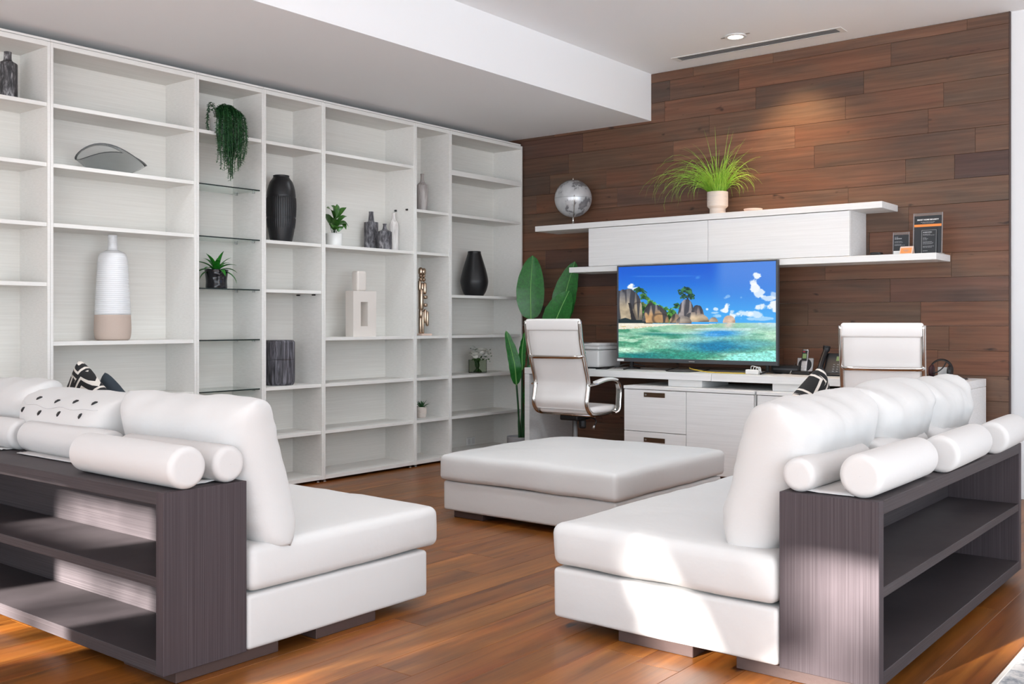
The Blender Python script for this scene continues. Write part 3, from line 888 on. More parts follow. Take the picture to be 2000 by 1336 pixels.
# flowers in a square glass vase
def flowers():
    t = thing('flower_vase', 'white roses in a square clear vase on a lower shelf by the corner', 'flowers', (-5.70, 6.70, GRID[2]))
    bx = MB()
    o_, i_ = 0.056, 0.052
    for lo, hi in (((-o_, -o_, 0), (o_, o_, 0.006)), ((-o_, -o_, .006), (-i_, o_, .115)), ((i_, -o_, .006), (o_, o_, .115)), ((-i_, -o_, .006), (i_, -i_, .115)), ((-i_, i_, .006), (i_, o_, .115))): bx.b2(lo, hi)
    bx.build('glass_vase', M['vaseglass'], t)
    rr = random.Random(9)
    mb = MB()
    for k in range(26):
        a = rr.uniform(0, 2 * PI); r0 = rr.uniform(0, 0.04)
        mb.tube(curve([(r0 * math.cos(a), r0 * math.sin(a), 0.008), (0.6 * r0 * math.cos(a + 2), 0.6 * r0 * math.sin(a + 2), 0.06), (r0 * 1.1 * math.cos(a + 1), r0 * 1.1 * math.sin(a + 1), 0.125)], 4), 0.004, 5)
    mb.build('stems', M['greenleaf'], t, kind='stuff')
    lf = MB()
    for k in range(120):
        a = rr.uniform(0, 2 * PI)
        p = Vector((0.055 * math.cos(a) * rr.random(), 0.09 * math.sin(a) * (0.3 + 0.7 * rr.random()) + 0.02, 0.125 + rr.uniform(-.02, .06)))
        if k % 3 == 0: p = Vector((rr.uniform(-.02, .05), rr.uniform(0.06, 0.125), rr.uniform(0.10, 0.20)))
        if k % 11 == 0: p = Vector((rr.uniform(-.02, .03), rr.uniform(-0.08, -0.03), rr.uniform(0.18, 0.235)))
        d = Vector((rr.uniform(-1, 1), rr.uniform(-1, 1), rr.uniform(-.4, 1))).normalized()
        L = rr.uniform(0.016, 0.03)
        lf.leaf([p, p + d * L * .5, p + d * L], [0.001, 0.007, 0.0008], (0.4, 0.1, 1), 0.2)
    lf.build('foliage', M['greenleaf'], t, kind='stuff')
    for (x, y, z, r) in ((0.035, 0.005, 0.185, 0.052), (0.045, 0.052, 0.162, 0.036), (0.045, -0.080, 0.150, 0.046), (0.0, -0.04, 0.175, 0.036)):
        f = MB()
        for k in range(26):
            a = k * 2.39996; q = k / 26
            e = 1.35 - 1.5 * q
            d = Vector((math.cos(a) * math.cos(e), math.sin(a) * math.cos(e), math.sin(e)))
            c = Vector((x, y, z)) + Vector((math.cos(a), math.sin(a), 0)) * r * 0.35 * q
            u = c + d * r * (0.6 + 0.4 * q)
            nrm = Vector((-math.cos(a), -math.sin(a), 0.6))
            f.leaf([c, (c + u) / 2 + Vector((0, 0, .003)), u], [r * .2, r * .5, r * .38], tuple(nrm), 0.35)
        f.lathe([(r * .55 * math.sin(PI * q / 8) + .0004, z - r * .5 * math.cos(PI * q / 8)) for q in range(9)], (x, y, 0), 14, cap=False)
        f.build('rose', M['rose'], t)


flowers()
su = thing('succulent', 'tiny green succulent in ribbed beige pot low in the slim unit', 'plant', (-5.69, 5.98, GRID[1]))
MB().lathe(smooth_prof([(0.030, 0), (0.036, 0.004), (0.0425, 0.04), (0.0415, 0.075), (0.038, 0.086), (0.034, 0.086), (0.032, 0.075)], 4), n=32).build('pot', M['ribbone'], su)
MB().lathe([(0.034, 0.072), (0.034, 0.076)], n=16).build('soil', M['soil'], su)
rosette(su, (0, 0, 0.074), 15, 0.082, 0.0095, M['darkleaf'], (0.35, 1.4), random.Random(4), 0.3)
#%%PART3
# ================================================================== DESK WALL
wu = thing('wall_cabinet', 'long white floating wall cabinet with two offset shelves above the television', 'cabinet', (-3.54, 7.15, 1.553))
MB().b2((-5.164, 6.82, 1.912), (-2.252, 7.148, 1.957), bev=0.002).build('upper_shelf', M['deskwood'], wu, world=True)
MB().b2((-4.811, 6.82, 1.553), (-1.906, 7.148, 1.597), bev=0.002).build('lower_shelf', M['deskwood'], wu, world=True)
for a, b in ((-4.620, -4.600), (-2.492, -2.472)):
    MB().b2((a, 6.845, 1.597), (b, 7.148, 1.912), bev=0.001).build('end_panel', M['deskwood'], wu, world=True)
MB().b2((-4.600, 7.13, 1.597), (-2.492, 7.148, 1.912)).build('back_panel', M['deskwood'], wu, world=True)
for a, b in ((-4.6195, -3.5445), (-3.5415, -2.4725)):
    MB().b2((a, 6.824, 1.600), (b, 6.843, 1.908), bev=0.0012).build('flap_door', M['deskwood'], wu, world=True)


def text(body, size, name, mat, parent, loc, rot=(R(90), 0, 0), ext=0.0003, align='CENTER', bold=0.0):
    c = bpy.data.curves.new('t', 'FONT'); c.body = body; c.size = size; c.extrude = ext; c.align_x = align; c.align_y = 'CENTER'; c.offset = bold
    o = bpy.data.objects.new('t', c); COL.objects.link(o)
    dg = bpy.context.evaluated_depsgraph_get(); dg.update()
    me = bpy.data.meshes.new_from_object(o.evaluated_get(dg))
    bpy.data.objects.remove(o); bpy.data.curves.remove(c)
    me.name = name
    me.materials.clear(); me.materials.append(mat)
    q = bpy.data.objects.new(name, me); COL.objects.link(q)
    q.parent = parent; q.location = loc; q.rotation_euler = rot
    return q


# ---- desks
DZ, DT = 0.775, 0.725
for (lab, x0, x1, px0, px1, sx0, sx1) in (
        ('white panel desk on the left with the printer and television', -5.03, -3.352, -5.03, -4.982, -3.714, -3.438),
        ('white panel desk on the right with the telephones', -3.348, -1.675, -1.723, -1.675, -2.901, -2.693)):
    t = thing('desk', lab, 'desk', ((x0 + x1) / 2, 6.82, 0), 0, 'pair of white desks')
    MB().b2((x0, 6.50, DT), (x1, 7.12, DZ), bev=0.002).build('desktop', M['deskwood'], t, world=True)
    MB().b2((px0, 6.502, 0.0), (px1, 7.118, DT - 0.0015), bev=0.002).build('leg_panel', M['deskwood'], t, world=True)
    MB().b2((sx0, 6.53, 0.6735), (sx1, 6.95, DT - 0.0005), bev=0.002).build('spacer_block', M['deskwood'], t, world=True)


def recess_handle(parent, cx, cz, y, wd=0.176, hh=0.034):
    f = MB(); fr_ = 0.004
    f.b2((cx - wd / 2, y - 0.0025, cz - hh / 2), (cx + wd / 2, y + 0.004, cz - hh / 2 + fr_), bev=0.001)
    f.b2((cx - wd / 2, y - 0.0025, cz + hh / 2 - fr_), (cx + wd / 2, y + 0.004, cz + hh / 2), bev=0.001)
    for s in (-1, 1): f.b2((cx + s * (wd / 2 - fr_), y - 0.0025, cz - hh / 2 + fr_), (cx + s * wd / 2, y + 0.004, cz + hh / 2 - fr_), bev=0.001)
    f.b2((cx - wd / 2 + fr_, y - 0.0006, cz - hh / 2 + fr_), (cx + wd / 2 - fr_, y + 0.001, cz + hh / 2 - fr_))
    f.lathe([(0.0005, 0), (0.007, 0.001), (0.0075, 0.002)], (0, 0, 0), 14) if False else None
    o = f.build('recessed_handle', M['bronze'], parent)
    k = MB().tube([(cx - wd / 2 + 0.016, y - 0.0022, cz), (cx - wd / 2 + 0.016, y + 0.001, cz)], 0.0075, 14).build('lock', M['steel'], o)
    return o


def cabinet(lab, x0, x1, fronts):
    t = thing('cabinet', lab, 'cabinet', ((x0 + x1) / 2, 6.76, 0), 0, 'low cabinets under the desks')
    L = Vector(t.location)
    def loc(o):
        o.data.transform(Matrix.Translation(-L)); return o
    c = MB()
    c.b2((x0, 6.442, 0.06), (x0 + 0.018, 7.10, 0.650)); c.b2((x1 - 0.018, 6.442, 0.06), (x1, 7.10, 0.650))
    c.b2((x0 + 0.018, 6.442, 0.06), (x1 - 0.018, 7.10, 0.078)); c.b2((x0 + 0.018, 7.085, 0.078), (x1 - 0.018, 7.10, 0.650))
    c.build('carcass', M['deskwood'], t, world=True)
    MB().b2((x0, 6.418, 0.6505), (x1, 7.10, 0.673), bev=0.0015).build('top_panel', M['deskwood'], t, world=True)
    MB().b2((x0 + 0.02, 6.48, 0.0), (x1 - 0.02, 7.06, 0.06)).build('plinth', M['foot'], t, world=True)
    for (nm, a, b, z0, z1, hz) in fronts:
        f = MB().b2((a, 6.42, z0), (b, 6.4405, z1), bev=0.0012).build(nm, M['deskwood'], t, world=True)
        if hz: 
            h = recess_handle(f, (a + b) / 2, hz, 6.419)
            loc(h)
            for ch in h.children: loc(ch)


cabinet('low white cabinet with drawers and a door under the television', -4.03, -2.982,
        [('drawer', -4.025, -3.508, 0.341, 0.646, 0.612), ('drawer', -4.025, -3.508, 0.068, 0.337, 0.281), ('door', -3.504, -2.987, 0.068, 0.646, None)])
cabinet('low white drawer cabinet under the telephones', -2.966, -2.452,
        [('drawer', -2.961, -2.457, 0.341, 0.646, 0.610), ('drawer', -2.961, -2.457, 0.068, 0.337, 0.281)])


# ---- television with a beach picture on the screen
def paint_screen(nx, ny):
    U, V = np.meshgrid((np.arange(nx) + .5) / nx, (np.arange(ny) + .5) / ny)

    def vn(fx, fy, seed, X=None, Y=None):
        r = np.random.RandomState(seed); g = r.rand(int(fy) + 4, int(fx) + 4)
        X = np.clip((U if X is None else X) * fx, 0, fx + 1.9); Y = np.clip((V if Y is None else Y) * fy, 0, fy + 1.9)
        i = np.floor(X).astype(int); j = np.floor(Y).astype(int)
        a = X - i; b = Y - j
        a = a * a * (3 - 2 * a); b = b * b * (3 - 2 * b)
        return (g[j, i] * (1 - a) + g[j, i + 1] * a) * (1 - b) + (g[j + 1, i] * (1 - a) + g[j + 1, i + 1] * a) * b

    def fbm(fx, fy, seed, o=4, gain=.55):
        s = 0; am = 1.0; tot = 0
        for k in range(o):
            s = s + am * vn(fx * 2 ** k, fy * 2 ** k, seed + k); tot += am; am *= gain
        return s / tot
    C = lambda *c: np.array(c, float)
    mixc = lambda img, c, m: img * (1 - m[..., None]) + np.asarray(c, float) * m[..., None]
    sm = lambda a, b, x: np.clip((x - a) / (b - a), 0, 1) ** 2 * (3 - 2 * np.clip((x - a) / (b - a), 0, 1))
    t = np.clip((V - 0.38) / 0.62, 0, 1)
    img = mixc(np.tile(C(12, 92, 212), (ny, nx, 1)), C(70, 172, 244), sm(1, 0, t) ** 1.0)
    img = mixc(img, C(94, 146, 228), sm(0.60, 0.70, U) * sm(.45, .95, V) * .75)
    cf = fbm(22, 18, 40, 5, .6)

    def blob(u, v, ru, rv, soft=.55):
        d = ((U - u) / ru) ** 2 + ((V - v) / rv) ** 2
        return sm(0.0, soft, 1.0 - d + (cf - 0.5) * 2.6)
    for (u, v, ru, rv, a) in ((.092, .775, .032, .040, 1), (.11, .755, .035, .025, .9), (.885, .855, .028, .035, .95), (.868, .80, .026, .045, .9), (.878, .74, .030, .05, .95), (.905, .68, .032, .05, .85),
                              (.95, .635, .05, .04, .75), (.985, .66, .03, .04, .6), (.985, .55, .05, .06, .95), (.92, .545, .045, .04, .9), (.81, .475, .055, .04, .8), (.88, .47, .05, .035, .75), (.77, .46, .03, .03, .6),
                              (.715, .555, .026, .045, 1), (.70, .515, .03, .03, .95), (.74, .50, .02, .03, .9), (.75, .455, .022, .035, .85), (.64, .525, .018, .022, .8), (.63, .49, .03, .014, .55),
                              (.588, .525, .012, .018, .9), (.65, .455, .03, .02, .5), (.90, .425, .13, .02, .5), (.715, .655, .014, .016, .35), (.70, .64, .01, .01, .3), (.795, .64, .01, .014, .3)):
        img = mixc(img, C(246, 249, 253), blob(u, v, ru, rv) * a)
    img = mixc(img, C(120, 180, 240), blob(.53, .855, .02, .03, 1.2) * .45)
    img = mixc(img, C(90, 150, 230), np.exp(-((V - .895 + .04 * U) / .006) ** 2) * sm(.05, .15, U) * sm(.6, .4, U) * .5)
    # palms and shrubs
    lf = fbm(46, 34, 70, 4, .7); lf2 = fbm(70, 60, 75, 2)
    top = .60 - .55 * np.clip(U - .19, 0, 1) + .07 * (fbm(30, 4, 60) - .5) * 2
    m = (V < top) & (U > .11) & (U < .415) & (V > .38)
    gcol = mixc(np.tile(C(14, 58, 24), (ny, nx, 1)), C(112, 184, 70), sm(.42, .66, lf))
    img = np.where(m[..., None], gcol, img)

    def frond_tree(u, v, r, n, seed, c1, c2, th=.011, asp=1.6):
        nonlocal img
        r_ = np.random.RandomState(seed)
        for k in range(n):
            a = r_.uniform(-.35, np.pi + .35); L = r * r_.uniform(.6, 1.15)
            for q in np.linspace(0, 1, 16):
                x = u + np.cos(a) * L * q; y = v + (np.sin(a) * L * q - .55 * L * q * q) * asp
                w_ = th * (1 - .75 * q) * r_.uniform(.6, 1.2)
                mm = (((U - x) / w_) ** 2 + ((V - y) / (w_ * asp)) ** 2) < 1
                c = np.array(c1) * (1 - q) + np.array(c2) * q
                img = np.where(mm[..., None], c * r_.uniform(.7, 1.25), img)
    frond_tree(.150, .735, .050, 16, 3, (16, 62, 36), (58, 112, 62), .009)
    frond_tree(.175, .66, .050, 14, 4, (22, 70, 34), (96, 150, 76), .010)
    frond_tree(.165, .58, .045, 12, 8, (40, 76, 34), (150, 160, 92), .009)
    for k, (u, v) in enumerate(((.24, .58), (.28, .56), (.32, .53), (.36, .50), (.22, .60), (.39, .55))):
        frond_tree(u, v, .035, 9, 20 + k, (20, 80, 34), (120, 190, 84), .008)
    # slim tree
    img = np.where(((np.abs(U - .462 - .010 * np.sin(V * 30)) < .0045) & (V > .58) & (V < .70))[..., None], C(40, 44, 40), img)
    img = np.where(((np.abs(U - .478 + .35 * (V - .60)) < .004) & (V > .58) & (V < .68))[..., None], C(40, 44, 40), img)
    for (u, v, ru, rv) in ((.425, .715, .024, .05), (.47, .72, .030, .05), (.44, .66, .026, .035), (.492, .665, .026, .035), (.455, .74, .02, .03), (.40, .575, .025, .02)):
        mm = ((((U - u) / ru) ** 2 + ((V - v) / rv) ** 2) + (lf2 - .5) * 2.2) < .75
        img = np.where(mm[..., None], mixc(np.tile(C(10, 48, 44), (ny, nx, 1)), C(66, 132, 84), sm(.4, .7, lf)), img)

    def rock(u0, u1, v0, v1, c1, c2, seed, skew=0.0, pw=2.6, stain=1.0, crease=1.0):
        nonlocal img
        uc = (u0 + u1) / 2 + skew * (V - v0)
        wob = (fbm(12, 12, seed) - .5) * .30 + (fbm(34, 34, seed + 50) - .5) * .12
        d = np.abs((U - uc) / ((u1 - u0) / 2)) ** pw + np.clip((V - v0) / (v1 - v0), 0, 9) ** pw
        m = (d + wob < 1) & (V >= v0)
        h = np.clip((V - v0) / (v1 - v0), 0, 1)
        lit = np.clip(.5 + (uc - U) / (u1 - u0) * .5 + .35 * h, 0, 1)
        base = mixc(np.tile(C(*c1), (ny, nx, 1)), C(*c2), sm(.35, .95, h))
        base = base * (.68 + .42 * lit[..., None]) * (.80 + .40 * fbm(26, 20, seed + 9)[..., None])
        st = sm(.50, .60, vn(58, 5, seed + 3) * .6 + vn(24, 4, seed + 4) * .25 + .34 * h * stain - .05)
        base = mixc(base, C(52, 54, 64), st * .85 * (stain > 0))
        cr = sm(.06, .0, np.abs(vn(7, 7, seed + 13) - .5)) * .55 * crease
        base = mixc(base, C(46, 40, 42), cr)
        img = np.where(m[..., None], base, img)
    rock(-.12, .165, .385, .755, (204, 186, 156), (118, 118, 124), 100, .03)
    m_ = (np.abs(U - .078 - (.60 - V) * .15) < .010 + .09 * np.clip(.50 - V, 0, 1)) & (V < .60) & (V > .39)
    img = np.where(m_[..., None], C(40, 38, 42) * (.7 + .6 * lf[..., None]), img)
    img = np.where(((U < .235) & (V > .372) & (V < .405 + .04 * vn(20, 3, 140)) & (vn(26, 10, 141) > .25))[..., None], C(22, 44, 48), img)
    rock(.165, .235, .40, .60, (90, 88, 88), (66, 70, 76), 112, .1, 2.6, .4)
    rock(.19, .345, .385, .575, (206, 162, 112), (128, 124, 124), 120, -.12)
    rock(.400, .500, .44, .632, (168, 158, 156), (148, 146, 154), 130, .05, 2.3, .55, .5)
    rock(.485, .57, .43, .57, (160, 140, 134), (112, 108, 114), 135, .0, 2.2, .7)
    rock(.455, .605, .395, .495, (212, 190, 158), (160, 146, 136), 145, -.2, 2.2, .35, .7)
    rock(.348, .41, .385, .485, (196, 164, 132), (140, 124, 110), 150, .1, 2.2, .3)
    rock(.390, .49, .375, .455, (186, 172, 156), (140, 132, 126), 160, 0, 2.2, .4)
    rock(.60, .655, .392, .445, (182, 162, 142), (140, 130, 122), 170, 0, 2, .3)
    rock(.682, .762, .385, .462, (224, 194, 172), (206, 176, 156), 180, 0, 2, 0, .4)
    # sand and water
    shore = .380 - .008 * sm(0, .6, U) + .012 * sm(.55, .75, U)
    sand = (V < shore) & (V > shore - (.012 + .052 * (1 - sm(.02, .42, U))) * (1 - sm(.55, .68, U)) - .006 * (vn(30, 2, 190) - .5))
    wat = V < shore
    P = np.clip((shore - V) / .38, 0, 1)
    pp = np.clip(P, .02, 1) ** .62
    q1 = fbm(4, 13, 200, 5); q2 = fbm(5, 20, 220, 4); fine = fbm(70, 90, 240, 3, .8)
    col = np.tile(C(150, 204, 172), (ny, nx, 1))
    col = mixc(col, C(64, 146, 112), sm(.46, .62, q1) * sm(.04, .2, P) * .9 * (1 - sm(.45, .8, U) * .6))
    col = mixc(col, C(196, 234, 206), sm(.52, .68, q2) * .85 * sm(.08, .25, P))
    mid = np.exp(-((U - .63) / .22) ** 2 - ((P - .60) / .17) ** 2)
    col = mixc(col, C(14, 122, 172), np.clip(mid * (.35 + 1.5 * q1), 0, .95))
    mid = np.exp(-((U - .30) / .16) ** 2 - ((P - .30) / .05) ** 2)
    col = mixc(col, C(40, 136, 128), np.clip(mid * (.3 + 1.2 * q2), 0, .85))
    mid = np.exp(-((U - .66) / .13) ** 2 - ((P - .27) / .10) ** 2)
    col = mixc(col, C(38, 142, 226), np.clip(mid * 1.1, 0, .9))
    mid = np.exp(-((U - .86) / .13) ** 2 - ((P - .55) / .07) ** 2)
    col = mixc(col, C(108, 184, 194), np.clip(mid, 0, .7))
    edge = sm(.0, .10, P - (1.03 - .34 * sm(.45, 1.0, U)) + (q2 - .5) * .22)
    col = mixc(col, C(150, 240, 228), edge * .9)
    low = np.exp(-((U - .22) / .22) ** 2 - ((P - .93) / .11) ** 2)
    col = mixc(col, C(14, 112, 120), np.clip(low * (.3 + 1.3 * q1), 0, .9))
    low = np.exp(-((U - .45) / .18) ** 2 - ((P - .88) / .12) ** 2)
    col = mixc(col, C(52, 150, 128), np.clip(low * (.3 + 1.1 * q2), 0, .8))
    el = np.exp(-(((U - .06) / .155) ** 2 + ((P - .76) / .085) ** 2) ** 1.6 + (q2 - .5) * .8)
    col = mixc(col, C(200, 238, 210), np.clip(el, 0, 1) * .95)
    rfl = np.exp(-((U - .72) / .030) ** 2 - ((P - .05) / .10) ** 2)
    col = mixc(col, C(228, 206, 194), np.clip(rfl, 0, 1) * .85)
    rfl = np.exp(-((U - .50) / .10) ** 2 - ((P - .08) / .09) ** 2)
    col = mixc(col, C(170, 168, 136), np.clip(rfl, 0, 1) * .7)
    st = sm(.60, .70, vn(3, 44, 260) * .7 + vn(8, 60, 262) * .3) * sm(.45, .05, P)
    col = mixc(col, C(220, 238, 244), st * .75)
    col = mixc(col, C(196, 226, 244), sm(.72, 1., U) * sm(.30, .0, P) * .8)
    sp = (fine - .5) * (.25 + .75 * P)
    col = col * (1 + sp[..., None] * .75)
    img = np.where(wat[..., None], col, img)
    img = np.where(sand[..., None], C(246, 240, 220) * (.90 + .16 * fine[..., None]), img)
    img = np.where((sand & (V < shore - .03) & (fine > .55))[..., None], C(214, 196, 150), img)
    img = np.clip(img, 0, 255) / 255.0
    return np.where(img <= 0.04045, img / 12.92, ((img + 0.055) / 1.055) ** 2.4)


tvx0, tvx1, tvz0, tvz1, tvy = -4.297, -2.958, 0.836, 1.590, 6.745
tv = thing('television', 'large flat television showing a tropical beach on the white desks', 'television', ((tvx0 + tvx1) / 2, 6.78, DZ))
o_ = MB()
bz = 0.011; bb = 0.030
o_.b2((tvx0, tvy, tvz0), (tvx1, tvy + 0.035, tvz0 + bb), bev=0.002).b2((tvx0, tvy, tvz1 - bz), (tvx1, tvy + 0.035, tvz1), bev=0.002)
o_.b2((tvx0, tvy, tvz0 + bb), (tvx0 + bz, tvy + 0.035, tvz1 - bz), bev=0.002).b2((tvx1 - bz - .002, tvy, tvz0 + bb), (tvx1, tvy + 0.035, tvz1 - bz), bev=0.002)
o_.build('bezel', M['grey_bezel'], tv, world=True)
MB().b2((tvx0 + 0.005, tvy + 0.012, tvz0 + 0.005), (tvx1 - 0.005, tvy + 0.036, tvz1 - 0.005)).b2((tvx0 + .12, tvy + .036, tvz0 + .02), (tvx1 - .12, tvy + .085, tvz0 + .42), bev=0.01).build('back_shell', M['black'], tv, world=True)
NX, NY = 400, 226
sx0, sx1, sz0, sz1 = tvx0 + bz - 0.001, tvx1 - bz - 0.001, tvz0 + bb - 0.001, tvz1 - bz + 0.001
gx = np.linspace(sx0, sx1, NX + 1) - tv.location.x; gz = np.linspace(sz0, sz1, NY + 1) - tv.location.z
XX, ZZ = np.meshgrid(gx, gz)
V_ = np.stack([XX, np.full_like(XX, tvy + 0.008 - tv.location.y), ZZ], -1).reshape(-1, 3)
ii, jj = np.meshgrid(np.arange(NX), np.arange(NY)); b0 = (jj * (NX + 1) + ii).ravel()
F_ = np.stack([b0, b0 + 1, b0 + NX + 2, b0 + NX + 1], -1)
me = bpy.data.meshes.new('screen'); me.from_pydata(V_.tolist(), [], F_.tolist())
ca = me.color_attributes.new('picture', 'FLOAT_COLOR', 'CORNER')
pic = paint_screen(NX, NY).reshape(-1, 3)
buf = np.ones((NX * NY, 4, 4), np.float32); buf[:, :, :3] = pic[:, None, :]
ca.data.foreach_set('color', buf.ravel())
sm_, nt, b = new_mat('tv_screen')
at = nd(nt, 'ShaderNodeVertexColor', layer_name='picture')
b.inputs['Base Color'].default_value = (0.01, 0.01, 0.012, 1); b.inputs['Roughness'].default_value = 0.25
nt.links.new(at.outputs[0], b.inputs['Emission Color']); b.inputs['Emission Strength'].default_value = 0.8
me.materials.append(sm_)
so_ = bpy.data.objects.new('screen', me); COL.objects.link(so_); so_.parent = tv
MB().b2((-3.66, tvy - 0.0012, tvz0 + 0.010), (-3.612, tvy + 0.001, tvz0 + 0.017)).build('badge', M['steel'], tv, world=True)
MB().b2((tvx0 + 0.004, tvy - 0.0012, tvz0 + 0.004), (tvx0 + 0.066, tvy + 0.001, tvz0 + 0.021)).build('sticker', M['paper'], tv, world=True)
for x in (-4.17, -3.04):
    g = MB().b2((x - 0.010, tvy + 0.004, DZ + 0.010), (x + 0.010, tvy + 0.030, tvz0 + 0.004), bev=0.002)
    g.tube([(x, tvy - 0.10, DZ + 0.0065), (x, tvy + 0.015, DZ + 0.018), (x, tvy + 0.14, DZ + 0.0065)], 0.0065, 8)
    g.build('foot', M['black'], tv, world=True)

# cables and boxes under the television
c_ = MB().tube(curve([(-3.70, 6.83, 0.80), (-3.62, 6.72, 0.795), (-3.45, 6.66, 0.7805), (-3.30, 6.65, 0.7795), (-3.18, 6.67, 0.7795), (-3.14, 6.72, 0.7805)], 8), 0.0042, 8)
tag(c_.build('network_cable', M['yellow'], None, loc=(-3.4, 6.7, DZ)), 'yellow cable lying along the desk under the television', 'cable')
c_ = MB().tube(curve([(-3.80, 6.84, 0.80), (-3.83, 6.72, 0.781), (-3.78, 6.635, 0.779), (-3.68, 6.625, 0.779), (-3.58, 6.68, 0.780), (-3.53, 6.83, 0.79)], 8), 0.0036, 8)
tag(c_.build('power_cable', M['black'], None, loc=(-3.7, 6.7, DZ)), 'black looped cable on the desk below the television badge', 'cable')
c_ = MB().tube(curve([(-4.40, 6.60, 0.7785), (-4.33, 6.64, 0.7785), (-4.26, 6.70, 0.80), (-4.20, 6.78, 0.82), (-4.10, 6.85, 0.80)], 8), 0.0042, 8)
tag(c_.build('printer_cable', M['black'], None, loc=(-4.3, 6.7, DZ)), 'black cable trailing from the printer towards the television foot', 'cable')
pa = thing('power_adapter', 'white power adapter with coiled leads on the desk below the screen', 'adapter', (-3.10, 6.66, DZ))
MB().soft((-0.055, -0.022, 0.0), (0.045, 0.022, 0.034), 0.008, n=4).build('adapter_block', M['outlet'], pa)
g = MB()
for k in range(3):
    g.tube(curve([(-0.02 + k * .02, 0.0, 0.034), (-0.01 + k * .018, -0.01, 0.058 - k * .006), (0.03 + k * .012, -0.012, 0.052), (0.052 + k * .005, -0.005 * k, 0.02), (0.06, 0.01, 0.004)], 6), 0.0028, 6)
g.build('coiled_lead', M['outlet'], pa)
rb = thing('set_top_box', 'black box on the desk peeking out right of the television', 'box', (-2.945, 6.93, DZ))
MB().box((0, 0, 0.034), (0.22, 0.16, 0.056), bev=0.004).build('case', M['black'], rb)
MB().box((0.0, -0.0805, 0.034), (0.18, 0.002, 0.012)).build('front_strip', M['grey_bezel'], rb)
for x in (-.08, .08): MB().box((x, 0, 0.003), (0.03, 0.1, 0.006)).build('rubber_foot', M['blackmat'], rb)

# ---- printer
pr = thing('printer', 'grey-white office printer on the left desk behind the chair', 'printer', (-4.62, 6.83, DZ))
MB().soft((-0.20, -0.16, 0.012), (0.20, 0.17, 0.150), 0.018, n=6).build('lower_body', M['grey_plastic'], pr)
MB().soft((-0.205, -0.165, 0.152), (0.205, 0.17, 0.178), 0.008, n=6).build('top_rim', M['grey_plastic'], pr)
MB().box((0, 0.02, 0.190), (0.37, 0.28, 0.024), bev=0.006).build('scanner_lid', M['grey_plastic'], pr)
MB().box((-0.02, -0.10, 0.203), (0.20, 0.05, 0.003), bev=0.001).build('control_panel', M['grey_bezel'], pr)
MB().box((-0.05, -0.161, 0.115), (0.22, 0.003, 0.004)).build('paper_slot', M['black'], pr)
MB().box((-0.06, -0.155, 0.038), (0.26, 0.02, 0.030), bev=0.002).build('output_opening', M['black'], pr)
MB().box((-0.06, -0.175, 0.020), (0.22, 0.06, 0.012), bev=0.003).build('paper_tray', M['grey_plastic'], pr)
MB().box((0, 0, 0.006), (0.36, 0.26, 0.012)).build('base', M['black'], pr)

# ---- cordless telephone on its dock
cp = thing('cordless_phone', 'silver cordless telephone standing in its square dock', 'phone', (-2.815, 6.86, DZ))
MB().soft((-0.065, -0.055, 0), (0.065, 0.06, 0.024), 0.008, n=5).build('dock_base', M['black'], cp)
pl = MB().box((0, 0, 0), (0.118, 0.010, 0.10), bev=0.003)
pl.xf(Matrix.Translation((0, 0.032, 0.068)) @ Matrix.Rotation(R(-14), 4, 'X')); pl.build('dock_plate', M['steel'], cp)
rg = MB().tube([(0.045 * math.cos(2 * PI * k / 28), 0, 0.045 * math.sin(2 * PI * k / 28)) for k in range(29)], 0.004, 6, cap=False)
rg.add([(0.044 * math.cos(2 * PI * k / 28), 0, 0.044 * math.sin(2 * PI * k / 28)) for k in range(28)], [list(range(28))])
rg.xf(Matrix.Translation((0, 0.0255, 0.068)) @ Matrix.Rotation(R(-14), 4, 'X')); rg.build('dock_ring', M['black'], cp)
HM = Matrix.Translation((0, 0.008, 0.018)) @ Matrix.Rotation(R(-14), 4, 'X')
h = MB().soft((-0.024, -0.012, 0), (0.024, 0.012, 0.165), 0.009, n=6).xf(HM).build('handset', M['steel'], cp)
MB().box((0, -0.0125, 0.115), (0.038, 0.002, 0.075), bev=0.001).xf(HM).build('handset_face', M['black'], h)
MB().box((0, -0.0140, 0.112), (0.028, 0.001, 0.034)).xf(HM).build('display', M['lcd'], h)
MB().box((-0.006, -0.0140, 0.143), (0.016, 0.001, 0.006)).xf(HM).build('label_strip', M['red'], h)
kb = MB()
for i in range(3):
    for j in range(5): kb.box(((i - 1) * 0.013, -0.0130, 0.014 + j * 0.012), (0.010, 0.002, 0.007))
kb.lathe([(0.010, 0), (0.010, 0.003), (0.006, 0.004)], (0, 0, 0), 12) if False else None
kb.xf(HM).build('keypad', M['grey_plastic'], h)
pen = MB().tube([(-0.09, -0.02, 0.006), (-0.075, 0.03, 0.075)], [0.0035, 0.0035], 8)
pen.build('antenna', M['steel'], cp)

# ---- desk telephone
dp = thing('desk_phone', 'black office desk telephone with green display and upright handset', 'phone', (-2.585, 6.86, DZ), R(6))
TM = Matrix.Translation((0.03, -0.005, 0.075)) @ Matrix.Rotation(R(52), 4, 'X')
MB().soft((-0.10, -0.085, -0.014), (0.10, 0.095, 0.014), 0.012, n=6).xf(TM).build('sloped_body', M['black'], dp)
MB().box((0.03, 0.055, 0.05), (0.16, 0.06, 0.10), bev=0.006).build('stand', M['black'], dp)
MB().soft((-0.105, -0.095, 0), (0.125, 0.05, 0.018), 0.008, n=5).build('base', M['black'], dp)
MB().box((0.018, 0.042, 0.0155), (0.085, 0.038, 0.003), bev=0.001).xf(TM).build('display', M['lcd'], dp)
kb = MB()
for i in range(4):
    for j in range(4): kb.box((-0.032 + i * 0.026, -0.066 + j * 0.019, 0.0155), (0.012, 0.006, 0.002))
